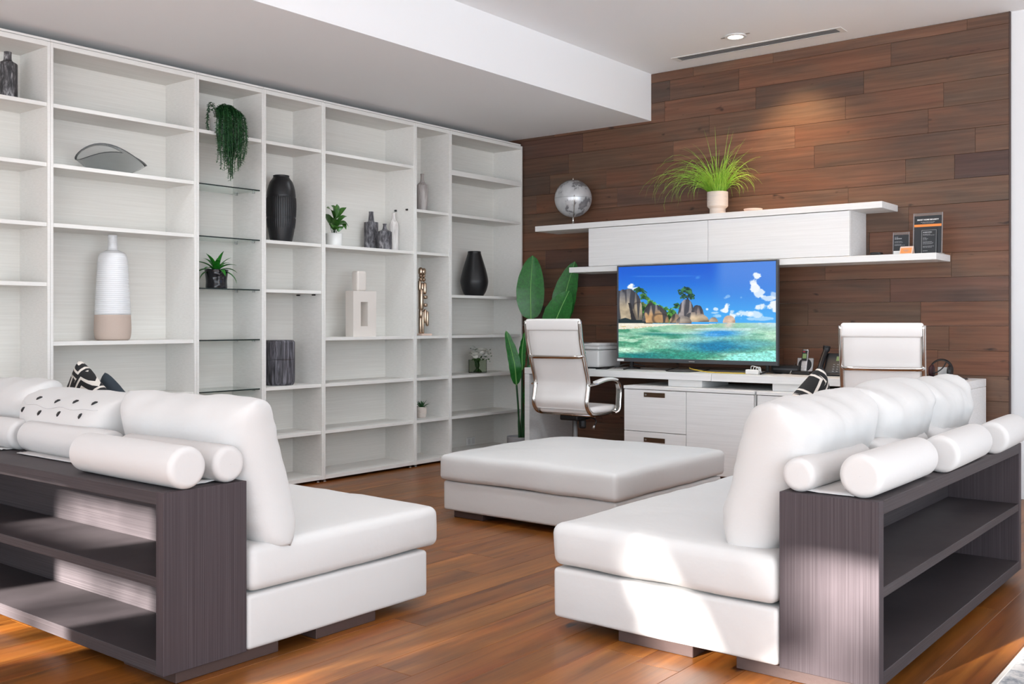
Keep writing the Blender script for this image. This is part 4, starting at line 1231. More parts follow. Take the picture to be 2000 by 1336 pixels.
for j in range(5): kb.box((0.082, -0.06 + j * 0.019, 0.0155), (0.010, 0.006, 0.002))
kb.xf(TM).build('keypad', M['greyprint'], dp)
hs = MB()
pts = curve([(-0.085, -0.075, 0.035), (-0.083, -0.065, 0.065), (-0.078, -0.020, 0.120), (-0.070, 0.028, 0.178), (-0.066, 0.032, 0.205)], 6)
n_ = len(pts)
hs.tube(pts, [0.023 if (i < 4 or i > n_ - 8) else 0.017 for i in range(n_)], 12, flat=(1.15, 0.8))
hs.build('handset', M['blackmat'], dp)
MB().box((-0.085, -0.066, 0.040), (0.038, 0.03, 0.014), bev=0.003).build('handset_grille', M['grey_bezel'], dp)

# ---- headphones over a dark folder
fo = thing('folder', 'dark closed folder lying on the right desk under the headphones', 'folder', (-1.87, 6.84, DZ))
MB().box((0, 0, 0.0035), (0.26, 0.20, 0.006), bev=0.002).build('cover', plain('dark_folder', (62, 54, 56), 0.6), fo)
MB().box((0, 0, 0.0082), (0.25, 0.19, 0.003)).build('top_cover', plain('dark_folder_top', (74, 66, 66), 0.6), fo)
hp = thing('headphones', 'black over-ear headphones standing on the right desk by the white chair', 'headphones', (-1.885, 6.85, DZ + 0.0101))
MB().tube([(0.068 * math.cos(a), 0.02 * math.sin(a), 0.045 + 0.072 * math.sin(a)) for a in [PI * k / 20 for k in range(21)]], 0.008, 8, flat=(1.5, 0.6)).build('headband', M['black'], hp)
for s in (-1, 1):
    e = MB().lathe(smooth_prof([(0.0006, 0), (0.03, 0.002), (0.040, 0.012), (0.038, 0.026), (0.0006, 0.030)], 4), n=24, cap=False)
    e.xf(Matrix.Translation((s * 0.072, 0, 0.0415)) @ Matrix.Rotation(R(-90 * s), 4, 'Y')); e.build('ear_cup', M['dark_red'] if s < 0 else M['black'], hp)
MB().tube(curve([(-0.07, 0.0, 0.025), (-0.03, -0.03, 0.03), (0.01, -0.01, 0.06), (0.03, 0.01, 0.10)], 6), 0.004, 6).build('boom_mic', M['black'], hp)
wc = thing('paper_card', 'small white card seen through the headphones on the right desk', 'card', (-1.895, 6.93, DZ + 0.0101))
MB().box((0, 0, 0.033), (0.06, 0.003, 0.066)).build('card_front', M['paper'], wc)
MB().box((0, 0.015, 0.002), (0.05, 0.03, 0.003)).build('card_foot', M['paper'], wc)

# ---- things on the floating unit
gl = thing('globe', 'silver desk globe on a chrome post on the upper wall shelf', 'globe', (-4.885, 6.985, 1.957))
GR, GZ = 0.158, 0.231
mb = MB(); pf = [(max(0.0004, GR * math.sin(PI * k / 32)), GZ - GR * math.cos(PI * k / 32)) for k in range(33)]
mb.lathe(pf, n=48, cap=False); mb.build('sphere', M['globe'], gl)
mb = MB(); mb.lathe([(GR + .0003, GZ - .0015), (GR + .0012, GZ), (GR + .0003, GZ + .0015)], n=64, cap=False).build('equator_line', M['greyprint'], gl)
arc = [((GR + .004) * math.sin(a) * 0.62, -(GR + .004) * math.sin(a) * 0.785, GZ - (GR + .004) * math.cos(a)) for a in [PI * 0.52 * k / 24 for k in range(25)]]
MB().tube(arc, 0.0034, 8).build('meridian_arm', M['chrome'], gl)
MB().lathe([(0.009, 0.006), (0.009, GZ - GR + 0.004), (0.006, GZ - GR + 0.006)], n=16).build('post', M['chrome'], gl)
MB().lathe(smooth_prof([(0.07, 0), (0.072, 0.003), (0.06, 0.007), (0.012, 0.010), (0.009, 0.02)], 3), n=36).build('base', M['chrome'], gl)
MB().lathe(smooth_prof([(0.007, GZ + GR - .002), (0.007, GZ + GR + 0.006), (0.004, GZ + GR + 0.014), (0.0008, GZ + GR + 0.018)], 3), n=12).build('finial', M['chrome'], gl)


def grass():
    t = thing('grass_plant', 'bushy lime green ornamental grass in a stepped beige pot on the upper shelf', 'plant', (-3.535, 6.965, 1.957))
    MB().lathe(smooth_prof([(0.056, 0), (0.060, 0.004), (0.060, 0.042), (0.064, 0.052), (0.077, 0.066), (0.0785, 0.08), (0.0785, 0.168), (0.076, 0.173), (0.072, 0.172), (0.070, 0.155)], 4), n=44).build('pot', M['ribbone'], t)
    MB().lathe([(0.071, 0.152), (0.071, 0.156)], n=24).build('soil', M['soil'], t)
    rr = random.Random(21); mb = MB()
    for k in range(270):
        a = rr.uniform(0, 2 * PI); r0 = rr.uniform(0, 0.05)
        L = rr.uniform(0.22, 0.5); e = rr.uniform(0.75, 1.5)
        dr_ = rr.uniform(0.6, 2.6) if k % 3 else rr.uniform(2.2, 3.4)
        if k < 4: e = 1.35 + .05 * k; L = 0.52; dr_ = 0.25
        if k > 225: L = rr.uniform(0.45, 0.72); e = rr.uniform(0.7, 1.2); dr_ = rr.uniform(2.3, 3.3); a = rr.uniform(2.4, 5.2)
        d = Vector((math.cos(a), math.sin(a), 0))
        d.y *= 0.55 if d.y > 0 else 0.9
        if d.x > 0: d.x *= .8
        p = Vector((r0 * math.cos(a), r0 * math.sin(a), 0.15)); pts = []; N = 9; ang = e
        for i in range(N + 1):
            q = p.copy(); q.y = min(q.y, 0.165)
            if q.z < 0.02 and abs(q.y) < 0.15: q.y = -0.155
            pts.append(q)
            p = p + (d * math.cos(ang) + Vector((0, 0, math.sin(ang)))) * (L / N)
            ang -= dr_ / N * (0.4 + 1.2 * i / N)
        w_ = rr.uniform(0.0016, 0.003)
        mb.leaf(pts, [w_ * (1 - (i / (N + .3)) ** 2) for i in range(N + 1)], tuple(Vector((0.3, -0.6, 0.8))), 0.2)
    mb.build('grass_blades', M['grass'], t, kind='stuff')


grass()
ds = thing('dish', 'small flat pink dish lying right of the grass pot on the upper shelf', 'dish', (-3.215, 6.90, 1.957))
MB().lathe(smooth_prof([(0.04, 0), (0.06, 0.004), (0.068, 0.018), (0.064, 0.020), (0.05, 0.010), (0.0006, 0.008)], 4), n=36).build('dish_body', M['dishpink'], ds)


def sign(name, label, loc, wd, hh, lean, build):
    t = thing(name, label, 'sign', loc)
    LM = Matrix.Rotation(R(-lean), 4, 'X')
    MB().box((0, 0.001, hh / 2), (wd, 0.003, hh), bev=0.0006).xf(LM).build('acrylic_panel', M['acrylic'], t)
    MB().box((0, 0.03, 0.0018), (wd, 0.075, 0.0035)).build('acrylic_foot', M['acrylic'], t)
    for s in (-1, 1): MB().box((s * (wd / 2 - 0.0015), -0.0012, hh / 2), (0.003, 0.002, hh)).xf(LM).build('bright_edge', M['greyprint'], t)
    build(t, LM)
    return t


def bars(t, LM, rows, y, name='text_lines'):
    m = MB(); rr = random.Random(8)
    for (x0, x1, z, h_) in rows:
        x = x0
        while x < x1:
            l = min(rr.uniform(0.006, 0.016), x1 - x)
            m.box((x + l / 2, y, z), (l, 0.0006, h_)); x += l + 0.0022
    m.xf(LM).build(name, M['greyprint'], t)


def sign_big(t, LM):
    MB().box((0, -0.0018, 0.128), (0.172, 0.001, 0.250)).xf(LM).build('printed_sheet', M['ink'], t)
    MB().box((0, -0.0028, 0.188), (0.172, 0.001, 0.016)).xf(LM).build('orange_band', M['orange'], t)
    bars(t, LM, [(-0.045, 0.045, 0.2105, 0.0026), (-0.035, 0.035, 0.2045, 0.0022)], -0.0028)
    text('SMART HOME SECURITY', 0.0125, 'heading', M['paper'], t, LM @ Vector((0, -0.0028, 0.226)), (R(90 - 4), 0, 0), bold=0.0004)
    c = MB().box((0.012, -0.012, 0.078), (0.092, 0.002, 0.156), bev=0.0005).xf(LM).build('inner_card', M['ink'], t)
    fr = MB()
    for s in (-1, 1): fr.box((0.012 + s * 0.046, -0.0134, 0.078), (0.002, 0.001, 0.156))
    fr.box((0.012, -0.0134, 0.155), (0.092, 0.001, 0.002)); fr.xf(LM).build('card_edge', M['greyprint'], c)
    bars(c, LM, [(-0.026, 0.02, 0.128, 0.0030), (-0.026, 0.046, 0.121, 0.0022), (-0.026, -0.006, 0.105, 0.0024), (-0.026, 0.006, 0.098, 0.0022), (-0.026, 0.0, 0.091, 0.0022), (-0.026, 0.03, 0.078, 0.0024), (-0.026, 0.042, 0.071, 0.0022), (-0.026, 0.034, 0.064, 0.0022), (-0.026, 0.044, 0.048, 0.0024), (-0.026, 0.03, 0.041, 0.0022), (-0.026, 0.004, 0.018, 0.003)], -0.0134)
    bars(c, LM, [(-0.026, 0.030, 0.141, 0.0075)], -0.0134, 'heading_line')


def sign_small(t, LM):
    MB().box((0, -0.0018, 0.070), (0.098, 0.001, 0.134)).xf(LM).build('printed_sheet', M['ink'], t)
    MB().box((-0.026, -0.0028, 0.016), (0.044, 0.001, 0.026)).xf(LM).build('white_label', M['paper'], t)
    bars(t, LM, [(-0.042, -0.020, 0.122, 0.0030), (-0.042, 0.006, 0.092, 0.0022), (-0.042, 0.012, 0.085, 0.0022), (-0.042, 0.004, 0.072, 0.0022), (-0.042, 0.026, 0.066, 0.0026)], -0.0028)
    bars(t, LM, [(-0.042, 0.004, 0.111, 0.0068)], -0.0028, 'heading_line')


sign('sign_stand', 'tall clear sign stand with black sheet and orange band on the lower shelf', (-1.985, 6.905, 1.597), 0.186, 0.272, 4, sign_big)
sign('sign_stand', 'shorter clear sign stand with plain dark sheet left of the orange card', (-2.165, 6.935, 1.597), 0.108, 0.155, 4, sign_small)
oc = thing('tent_card', 'small orange tent card in front of the sign stands', 'card', (-2.112, 6.865, 1.597), R(-6))
LM = Matrix.Rotation(R(-20), 4, 'X')
MB().box((0, 0, 0.026), (0.088, 0.002, 0.052)).xf(LM).build('front_face', M['goldbase'], oc)
MB().box((0, -0.0016, 0.026), (0.074, 0.001, 0.038)).xf(LM).build('orange_panel', M['orange2'], oc)
bars(oc, LM, [(-0.02, 0.02, 0.028, 0.003), (-0.012, 0.012, 0.021, 0.002)], -0.0024)
MB().box((0, 0.038, 0.026), (0.088, 0.002, 0.054)).xf(Matrix.Translation((0, 0.0, 0)) @ Matrix.Rotation(R(18), 4, 'X') @ Matrix.Translation((0, 0.0, -0.009))).build('back_face', M['goldbase'], oc)
bk = thing('remote_control', 'small black remote puck at the cabinet end on the lower shelf', 'remote', (-2.315, 6.90, 1.597))
MB().soft((-0.036, -0.03, 0), (0.036, 0.03, 0.022), 0.008, n=5).build('case', M['black'], bk)
MB().box((0.0, -0.01, 0.0225), (0.03, 0.02, 0.001)).build('button_pad', M['grey_bezel'], bk)


# ---- big-leaved floor plant in the corner
fl = thing('floor_plant', 'tall paddle-leaved floor plant in the corner between bookcase and desk', 'plant', (-5.215, 6.68, 0))
MB().lathe(smooth_prof([(0.085, 0), (0.092, 0.008), (0.108, 0.10), (0.112, 0.178), (0.106, 0.182), (0.100, 0.17)], 5), n=36).build('pot', plain('grey_pot', (150, 150, 152), 0.6), fl)
MB().lathe([(0.102, 0.165), (0.102, 0.169)], n=24).build('soil', M['soil'], fl)


def big_leaf(base, mid, tip, wmax, up, soil, name='leaf'):
    L0 = Vector(fl.location)
    A, B, Cc, Sx = (Vector(p) - L0 for p in (base, mid, tip, soil))
    pts = curve([A, B, Cc], 10)
    n_ = len(pts)
    ws = []
    for i in range(n_):
        q = i / (n_ - 1)
        ws.append(wmax * max(0.02, (math.sin(PI * min(1, q ** 0.80)) ** 0.55) if q < 0.99 else 0.02))
    lf = MB().leaf(pts, ws, up, 0.16, wave=0.004).build(name, M['leaf'], fl)
    nrm = Vector(up).normalized()
    MB().tube([p + nrm * 0.002 for p in pts], [0.006 * (1 - .75 * i / n_) for i in range(n_)], 6).build('midrib', M['leafrib'], lf)
    MB().tube(curve([Sx, (Sx + A) / 2 + Vector((0.01, -0.01, 0.03)), A], 6), [0.011] * 4 + [0.008] * 9, 8).build('stalk', M['stem'], fl)


big_leaf((-5.238, 6.86, 1.165), (-5.248, 6.87, 1.44), (-5.272, 6.93, 1.72), 0.122, (0.45, -0.85, 0.2), (-5.20, 6.70, 0.165))
big_leaf((-5.01, 6.98, 1.12), (-4.965, 6.985, 1.38), (-4.912, 7.05, 1.66), 0.108, (0.25, -0.9, 0.15), (-5.185, 6.72, 0.165))
big_leaf((-4.99, 6.80, 1.03), (-4.915, 6.82, 1.22), (-4.852, 6.88, 1.405), 0.128, (0.15, -0.85, 0.3), (-5.19, 6.69, 0.165))
big_leaf((-5.19, 6.60, 0.62), (-5.195, 6.57, 0.82), (-5.272, 6.56, 1.075), 0.055, (0.9, -0.5, 0.1), (-5.205, 6.66, 0.165))
big_leaf((-5.195, 6.68, 0.74), (-5.195, 6.68, 0.90), (-5.175, 6.69, 1.06), 0.038, (0.9, -0.2, 0.1), (-5.20, 6.68, 0.165))
big_leaf((-5.125, 6.66, 0.42), (-5.118, 6.66, 0.58), (-5.105, 6.68, 0.80), 0.040, (0.8, -0.5, 0.2), (-5.20, 6.69, 0.165))


# ---- office chairs
def office_chair(label, loc, rz, lift=0.0):
    t = thing('office_chair', label, 'chair', loc, rz, 'white office chairs')
    zl = lift

    def P(y, z): return (y, z + zl)
    prof = [P(*p) for p in [(-.315, 1.155), (-.300, 1.06), (-.285, .985), (-.245, .86), (-.200, .735), (-.192, .68), (-.205, .61), (-.215, .555), (-.195, .505), (-.145, .468), (-.07, .455), (.05, .457), (.17, .468), (.235, .478)]]
    hw = 0.236
    for s in (-1, 1):
        MB().tube(curve([(s * hw, y, z) for y, z in prof], 5), 0.0125, 10, flat=(1.35, .8)).build('side_rail', M['chrome'], t)
    # back panel follows the rails
    pc = curve([(0, y + 0.012, z) for y, z in prof[:9]], 5)
    mb = MB()
    for i, p in enumerate(pc):
        pass
    vs = []; fs = []
    n_ = len(pc)
    xs = [-.222, -.21, -.15, -.05, .05, .15, .21, .222]
    T = [(pc[min(i + 1, n_ - 1)] - pc[max(0, i - 1)]).normalized() for i in range(n_)]
    for side in (1, -1):
        for i, p in enumerate(pc):
            nrm = Vector((0, -T[i].z, T[i].y)) * -1
            for x in xs:
                pad = 0.014 * (1 if abs(x) < .22 else .35)
                q = p + nrm * (side * pad)
                vs.append((x, q.y, q.z))
    m_ = len(xs)
    for sd in (0, 1):
        for i in range(n_ - 1):
            for k in range(m_ - 1):
                a = sd * n_ * m_ + i * m_ + k
                f = [a, a + 1, a + m_ + 1, a + m_]
                fs.append(f if sd == 0 else f[::-1])
    for i in range(n_ - 1):
        for k in (0, m_ - 1):
            a = i * m_ + k; b_ = n_ * m_ + i * m_ + k
            f = [a, a + m_, b_ + m_, b_]
            fs.append(f if k else f[::-1])
    for i in (0, n_ - 1):
        for k in range(m_ - 1):
            a = i * m_ + k; b_ = n_ * m_ + i * m_ + k
            f = [a, a + 1, b_ + 1, b_]
            fs.append(f[::-1] if i else f)
    mb.add(vs, fs, 0, True)
    mb.build('backrest', M['chair_white'], t)
    # head band folded over the top
    hb = MB()
    hp_ = [P(*p) for p in [(-.293, 1.065), (-.302, 1.10), (-.313, 1.15), (-.318, 1.168)]]
    hb.soft((-0.236, -0.021, -0.044), (0.236, 0.021, 0.044), 0.016, n=10).xf(Matrix.Translation((0, -.305, 1.126 + zl)) @ Matrix.Rotation(R(8), 4, 'X'))
    hb.build('head_band', M['chair_white'], t)
    # cross bar behind the back
    y0, z0 = P(-.258, .892)
    MB().tube(curve([(-hw, y0 + .006, z0), (-hw + .03, y0 - .026, z0 - .004), (-.1, y0 - .036, z0 - .006), (.1, y0 - .036, z0 - .006), (hw - .03, y0 - .026, z0 - .004), (hw, y0 + .006, z0)], 6), 0.014, 10, flat=(.7, 1.3)).build('cross_bar', M['chrome'], t)
    for s in (-1, 1):
        for dz in (.03, -.025):
            MB().tube([(s * (hw + .012), y0 + .012 - dz * .2, z0 + dz), (s * (hw - .014), y0 + .012 - dz * .2, z0 + dz)], 0.008, 10).build('rail_bolt', M['steel'], t)
    # seat
    MB().soft((-.222, -.165, .462 + zl), (.222, .255, .512 + zl), 0.024, crown=0.012, n=10).build('seat', M['chair_white'], t)
    for y in (-.10, .14):
        MB().tube([(-hw, y, .452 + zl), (hw, y, .452 + zl)], 0.010, 8).build('seat_bar', M['chrome'], t)
    # arms
    for s in (-1, 1):
        x = s * (hw + .028)
        ap = [P(*p) for p in [(-.200, .680), (-.13, .692), (-.02, .708), (.08, .709), (.15, .698), (.190, .67), (.202, .62), (.195, .555), (.185, .49), (.172, .470)]]
        a = MB().tube(curve([(s * (hw + .006), ap[0][0], ap[0][1])] + [(x, y, z) for y, z in ap[1:-1]] + [(s * (hw + .004), ap[-1][0], ap[-1][1])], 5), 0.011, 10, flat=(2.5, .7, (1, 0, 0))).build('arm', M['chrome'], t)
        MB().tube(curve([(x, y, z + .012) for y, z in ap[1:5]], 5), 0.013, 10, flat=(2.2, .8, (1, 0, 0))).build('arm_pad', M['chair_white'], a)
    # mechanism, gas lift, base
    MB().soft((-.08, -.10, .405 + zl), (.08, .09, .445 + zl), 0.012, n=5).build('tilt_mechanism', M['black'], t)
    MB().lathe(smooth_prof([(.0006, 0), (.026, .004), (.028, .03), (.026, .062), (.0006, .066)], 3), (.075, -.02, .345 + zl), 20, cap=False).build('tension_knob', M['black'], t)
    lv = MB().tube(curve([(.06, .02, .425 + zl), (.14, .01, .425 + zl), (.185, 0, .405 + zl), (.175, -.01, .365 + zl)], 5), 0.005, 8)
    lv.build('height_lever', M['black'], t)
    MB().tube([(.175, -.01, .372 + zl), (.165, -.012, .345 + zl)], [.008, .014], 10).build('lever_grip', M['steel'], t)
    MB().lathe([(.030, .075), (.030, .20), (.028, .205), (.0165, .206), (.0165, .412 + zl)], n=20).build('gas_lift', plain('satin_column', (190, 190, 190), 0.45, 0.6), t)
    for k in range(5):
        a = 2 * PI * k / 5 + .3
        d = Vector((math.cos(a), math.sin(a), 0))
        sp = MB().tube([d * .02 + Vector((0, 0, .092)), d * .12 + Vector((0, 0, .088)), d * .29 + Vector((0, 0, .070))], [.024, .020, .013], 10, flat=(1, .8)).build('base_spoke', M['chrome'], t)
        cs = MB()
        e = Vector((-d.y, d.x, 0))
        for s in (-1, 1):
            c = d * .285 + e * (s * .013) + Vector((0, 0, .026))
            cs.tube([c - e * .008, c + e * .008], .0255, 16)
        cs.tube([d * .285 + Vector((0, 0, .03)), d * .285 + Vector((0, 0, .068))], .008, 8)
        cs.build('caster', M['black'], sp)
    return t


office_chair('white high-back office chair at the left desk in front of the printer', (-4.385, 6.30, 0), R(2))
office_chair('white office chair at the right desk behind the sofa pillows', (-2.115, 6.47, 0), R(14), lift=-0.028)
#%%PART4
# ================================================================== SOFAS, OTTOMAN, RUG
def sofa_left():
    t = thing('sofa', 'white sofa on the left with dark wood open shelf unit along its back', 'sofa', (-4.0, 2.4, 0))
    x0, x1, y0, y1 = -5.21, -2.806, 1.786, 2.10
    th = 0.042
    kw = dict(parent=t, world=True)
    MB().b2((x0 + th, y0, 0.572), (x1 - th, y1, 0.614), bev=0.0015).build('top_board', M['dark_h'], **kw)
    MB().b2((x0 + th, y0, 0.040), (x1 - th, y1, 0.082), bev=0.0015).build('bottom_board', M['dark_h'], **kw)
    MB().b2((x0 + th, y0 + 0.002, 0.312), (x1 - th, y1 - 0.016, 0.345), bev=0.0015).build('middle_shelf', M['dark_h'], **kw)
    for a, b in ((x0, x0 + th), (x1 - th, x1)):
        MB().b2((a, y0, 0.040), (b, y1, 0.614), bev=0.0015).build('side_panel', M['dark_v'], **kw)
    MB().b2((x0 + th, y1 - 0.016, 0.082), (x1 - th, y1 - 0.001, 0.572)).build('back_panel', M['dark_h'], **kw)
    MB().soft((x0, y1 + 0.003, 0.040), (x1 + 0.002, 2.985, 0.226), 0.016, n=26, wr=0.002, seed=3).build('base', M['white_leather'], **kw)
    MB().soft((x0, y1 + 0.012, 0.232), (x1 + 0.004, 3.052, 0.392), 0.034, crown=0.022, n=30, wr=0.006, seed=1.5, freq=3.5, side=0.008).build('seat_cushion', M['white_leather'], **kw)
    for (a, b, c, d) in ((x1 - 0.32, x1 - 0.015, 1.84, 2.245), (x1 - 0.32, x1 - 0.015, 2.415, 2.71), (x0 + 0.02, x0 + 0.3, 1.84, 2.245), (x0 + 0.02, x0 + 0.3, 2.415, 2.71), (-4.2, -3.8, 1.95, 2.245), (-4.2, -3.8, 2.415, 2.71)):
        MB().b2((a, c, 0), (b, d, 0.0405), bev=0.002).build('foot', M['foot'], **kw)


def sofa_right():
    t = thing('sofa', 'white sofa on the right with dark wood open shelf unit along its back', 'sofa', (-1.6, 4.0, 0))
    x0, x1, y0, y1 = -1.338, -1.021, 3.065, 4.962
    th = 0.042
    kw = dict(parent=t, world=True)
    MB().b2((x0, y0 + th, 0.562), (x1, y1 - th, 0.605), bev=0.0015).build('top_board', M['dark_h'], **kw)
    MB().b2((x0, y0 + th, 0.040), (x1, y1 - th, 0.082), bev=0.0015).build('bottom_board', M['dark_h'], **kw)
    MB().b2((x0 + 0.016, y0 + th, 0.306), (x1 - 0.002, y1 - th, 0.338), bev=0.0015).build('middle_shelf', M['dark_h'], **kw)
    for a, b in ((y0, y0 + th), (y1 - th, y1)):
        MB().b2((x0, a, 0.040), (x1, b, 0.605), bev=0.0015).build('side_panel', M['dark_v'], **kw)
    MB().b2((x0 + 0.001, y0 + th, 0.082), (x0 + 0.016, y1 - th, 0.562)).build('back_panel', M['dark_h'], **kw)
    MB().soft((-2.234, y0 - 0.002, 0.040), (x0 - 0.003, y1, 0.226), 0.016, n=22, wr=0.002, seed=7).build('base', M['white_leather'], **kw)
    MB().soft((-2.242, y0 - 0.004, 0.232), (x0 - 0.010, y1 + 0.004, 0.390), 0.036, crown=0.026, n=34, wr=0.007, seed=5.2, freq=3.8, side=0.008).build('seat_cushion', M['white_leather'], **kw)
    for (a, b, c, d) in ((-1.956, -1.656, y0 + 0.015, y0 + 0.32), (-1.495, -1.08, y0 + 0.015, y0 + 0.32), (-1.956, -1.656, y1 - 0.3, y1 - 0.02), (-1.495, -1.08, y1 - 0.3, y1 - 0.02)):
        MB().b2((a, c, 0), (b, d, 0.0405), bev=0.002).build('foot', M['foot'], **kw)


sofa_left(); sofa_right()
ot = thing('ottoman', 'large square white ottoman between the two sofas', 'ottoman', (-3.42, 5.0, 0))
MB().soft((-4.020, 4.410, 0.040), (-2.815, 5.60, 0.212), 0.016, n=22, wr=0.002, seed=9).build('base', M['white_leather'], ot, world=True)
MB().soft((-4.038, 4.388, 0.216), (-2.800, 5.625, 0.362), 0.030, crown=0.040, n=34, wr=0.006, seed=11, freq=3.2, side=0.006).build('top_cushion', M['white_leather'], ot, world=True)
for x in (-3.93, -3.04):
    for y in (4.44, 5.33):
        MB().b2((x - 0.03, y, 0), (x + 0.19, y + 0.24, 0.0405), bev=0.002).build('foot', M['foot'], ot, world=True)


def pillow_mb(W, H, T, Mtx, seed, n=34, pw=5.0, wr=0.007, ear=0.05, sag=0.0):
    mb = MB()

    def pt(u, v, sgn):
        prof = max(0.0, (1 - abs(u) ** pw) * (1 - abs(v) ** pw)) ** 0.5
        x = W / 2 * u * (1 - ear * (1 - v * v) * abs(u) ** 2)
        y = H / 2 * v * (1 - ear * (1 - u * u) * abs(v) ** 2)
        t = sgn * T / 2 * prof
        t *= 1 - sag * 0.35 * v
        q = Vector((x * 5.0 + seed, y * 5.0 - seed, sgn * 2.0 + seed))
        k = noise.noise(q) + 0.5 * noise.noise(q * 2.4)
        k += 0.75 * noise.noise(Vector((x * 24 + seed, y * 5.5, sgn))) * min(1, abs(v) * 1.2) ** 1.5
        k += 0.75 * noise.noise(Vector((x * 5.5, y * 24 + seed, sgn * 3))) * min(1, abs(u) * 1.2) ** 1.5
        cr = (abs(u) * abs(v)) ** 1.5
        k += 0.4 * cr * math.sin((u * v) * 17 + seed)
        edge = min(1.0, prof * 1.4)
        t += sgn * wr * k * edge
        y += wr * 0.9 * noise.noise(Vector((u * 3 + seed, v * 2, seed * 2.0))) * 2
        cq = 1 - 0.022 * (abs(u) * abs(v)) ** 8
        return Vector((x * cq, y * cq + H / 2, t))
    P = [-math.cos(PI * i / n) for i in range(n + 1)]
    P = [0.45 * p + 0.55 * (2 * i / n - 1) for i, p in enumerate(P)]
    for sgn in (1, -1):
        vs = [pt(u, v, sgn) for v in P for u in P]
        fs = []
        m = n + 1
        for j in range(n):
            for i in range(n):
                f = [j * m + i, j * m + i + 1, (j + 1) * m + i + 1, (j + 1) * m + i]
                fs.append(f if sgn > 0 else f[::-1])
        mb.add(vs, fs, 0, True)
    bm = bmesh.new()
    vv = [bm.verts.new(p) for p in mb.v]
    for f in mb.f: bm.faces.new([vv[i] for i in f])
    bmesh.ops.remove_doubles(bm, verts=bm.verts[:], dist=1e-5)
    bm.verts.index_update()
    out = MB(); out.add([v.co[:] for v in bm.verts], [[v.index for v in f.verts] for f in bm.faces if len(f.verts) > 2], 0, True)
    bm.free()
    return out, pt


def frame(o, u, v, t):
    m = Matrix((tuple(u), tuple(v), tuple(t))).transposed().to_4x4()
    return Matrix.Translation(o) @ m


def lean_left(x, y, z, a, yaw=0.0, roll=0.0):
    u = Vector((math.cos(yaw), math.sin(yaw), 0)); d = Vector((-math.sin(yaw), math.cos(yaw), 0))
    v = -d * math.sin(a) + Vector((0, 0, math.cos(a))); t = -(d * math.cos(a) + Vector((0, 0, math.sin(a))))
    v2 = v * math.cos(roll) + u * math.sin(roll); u2 = u * math.cos(roll) - v * math.sin(roll)
    return frame((x, y, z), u2, v2, t)


def lean_right(x, y, z, a, yaw=0.0, roll=0.0):
    u = Vector((math.sin(yaw), math.cos(yaw), 0)); d = Vector((-math.cos(yaw), math.sin(yaw), 0))
    v = -d * math.sin(a) + Vector((0, 0, math.cos(a))); t = u.cross(v)
    v2 = v * math.cos(roll) + u * math.sin(roll); u2 = u * math.cos(roll) - v * math.sin(roll)
    return frame((x, y, z), u2, v2, t)


def pillow(label, W, H, T, Mtx, seed, mat='white_fabric', name='back_pillow', cat='pillow', group='white sofa back pillows', **kw):
    mb, pt = pillow_mb(W, H, T, Mtx, seed, **kw)
    o = mb.build(name, M[mat], None)
    o.matrix_world = Mtx
    tag(o, label, cat, group)
    return o, pt


pillow('plump white back pillow at the near right end of the left sofa', 0.80, 0.54, 0.235, lean_left(-3.178, 2.262, 0.372, R(15), R(1)), 1.3, pw=6.5, wr=0.008, ear=0.075)
p2_, pt2 = pillow('white back pillow showing a zip seam and eight dark eyelets', 0.76, 0.50, 0.29, lean_left(-3.985, 2.275, 0.378, R(16), R(-1)), 4.1, pw=7.0, ear=0.03, wr=0.004)
pillow('white back pillow at the far left end of the left sofa', 0.80, 0.53, 0.25, lean_left(-4.70, 2.275, 0.382, R(14), R(3)), 8.7, pw=8.0, wr=0.009)
pillow('nearest and largest white back pillow on the right sofa', 0.76, 0.545, 0.27, lean_right(-1.508, 3.492, 0.366, R(16), R(1), R(-1)), 12.4, pw=6.5, wr=0.010, ear=0.07)
pillow('middle white back pillow on the right sofa', 0.66, 0.55, 0.27, lean_right(-1.475, 4.12, 0.382, R(18), R(-1)), 15.8, pw=6.0, wr=0.011)
pillow('farthest white back pillow on the right sofa', 0.60, 0.54, 0.27, lean_right(-1.460, 4.66, 0.384, R(18), R(2)), 19.2, pw=6.0, wr=0.011)
L0 = Vector((0, 0, 0))
for v, us in ((0.965, (-.50, -.10, .30, .68)), (0.82, (-.66, -.24, .18, .62))):
    for u in us:
        a, b_, c_ = pt2(u, v, 1), pt2(u + .02, v, 1), pt2(u, v - .03, 1)
        nrm = (b_ - a).cross(a - c_).normalized()
        if nrm.z < 0: nrm = -nrm
        tdir = ((b_ - a).normalized() * .55 + (a - c_).normalized() * .85).normalized()
        MB().tube([a + nrm * .0005 - tdir * .013 - L0, a + nrm * .002 - tdir * .006 - L0, a + nrm * .002 + tdir * .006 - L0, a + nrm * .0005 + tdir * .013 - L0], [.002, .0055, .0055, .002], 8).build('eyelet', M['black'], p2_)
zs = [pt2(-.78 + 1.62 * i / 20, 0.90 - .01 * math.sin(i), 1) - L0 + Vector((0, .0006, .0008)) for i in range(21)]
MB().tube(zs, 0.0018, 6).build('zip_seam', M['grey_plastic'], p2_)

# patterned scatter cushions, only their corners show above the back pillows
def cornered(m, size, ang=45):
    return m @ Matrix.Translation((0, size * .69, 0)) @ Matrix.Rotation(R(ang), 4, 'Z') @ Matrix.Translation((0, -size / 2, 0))


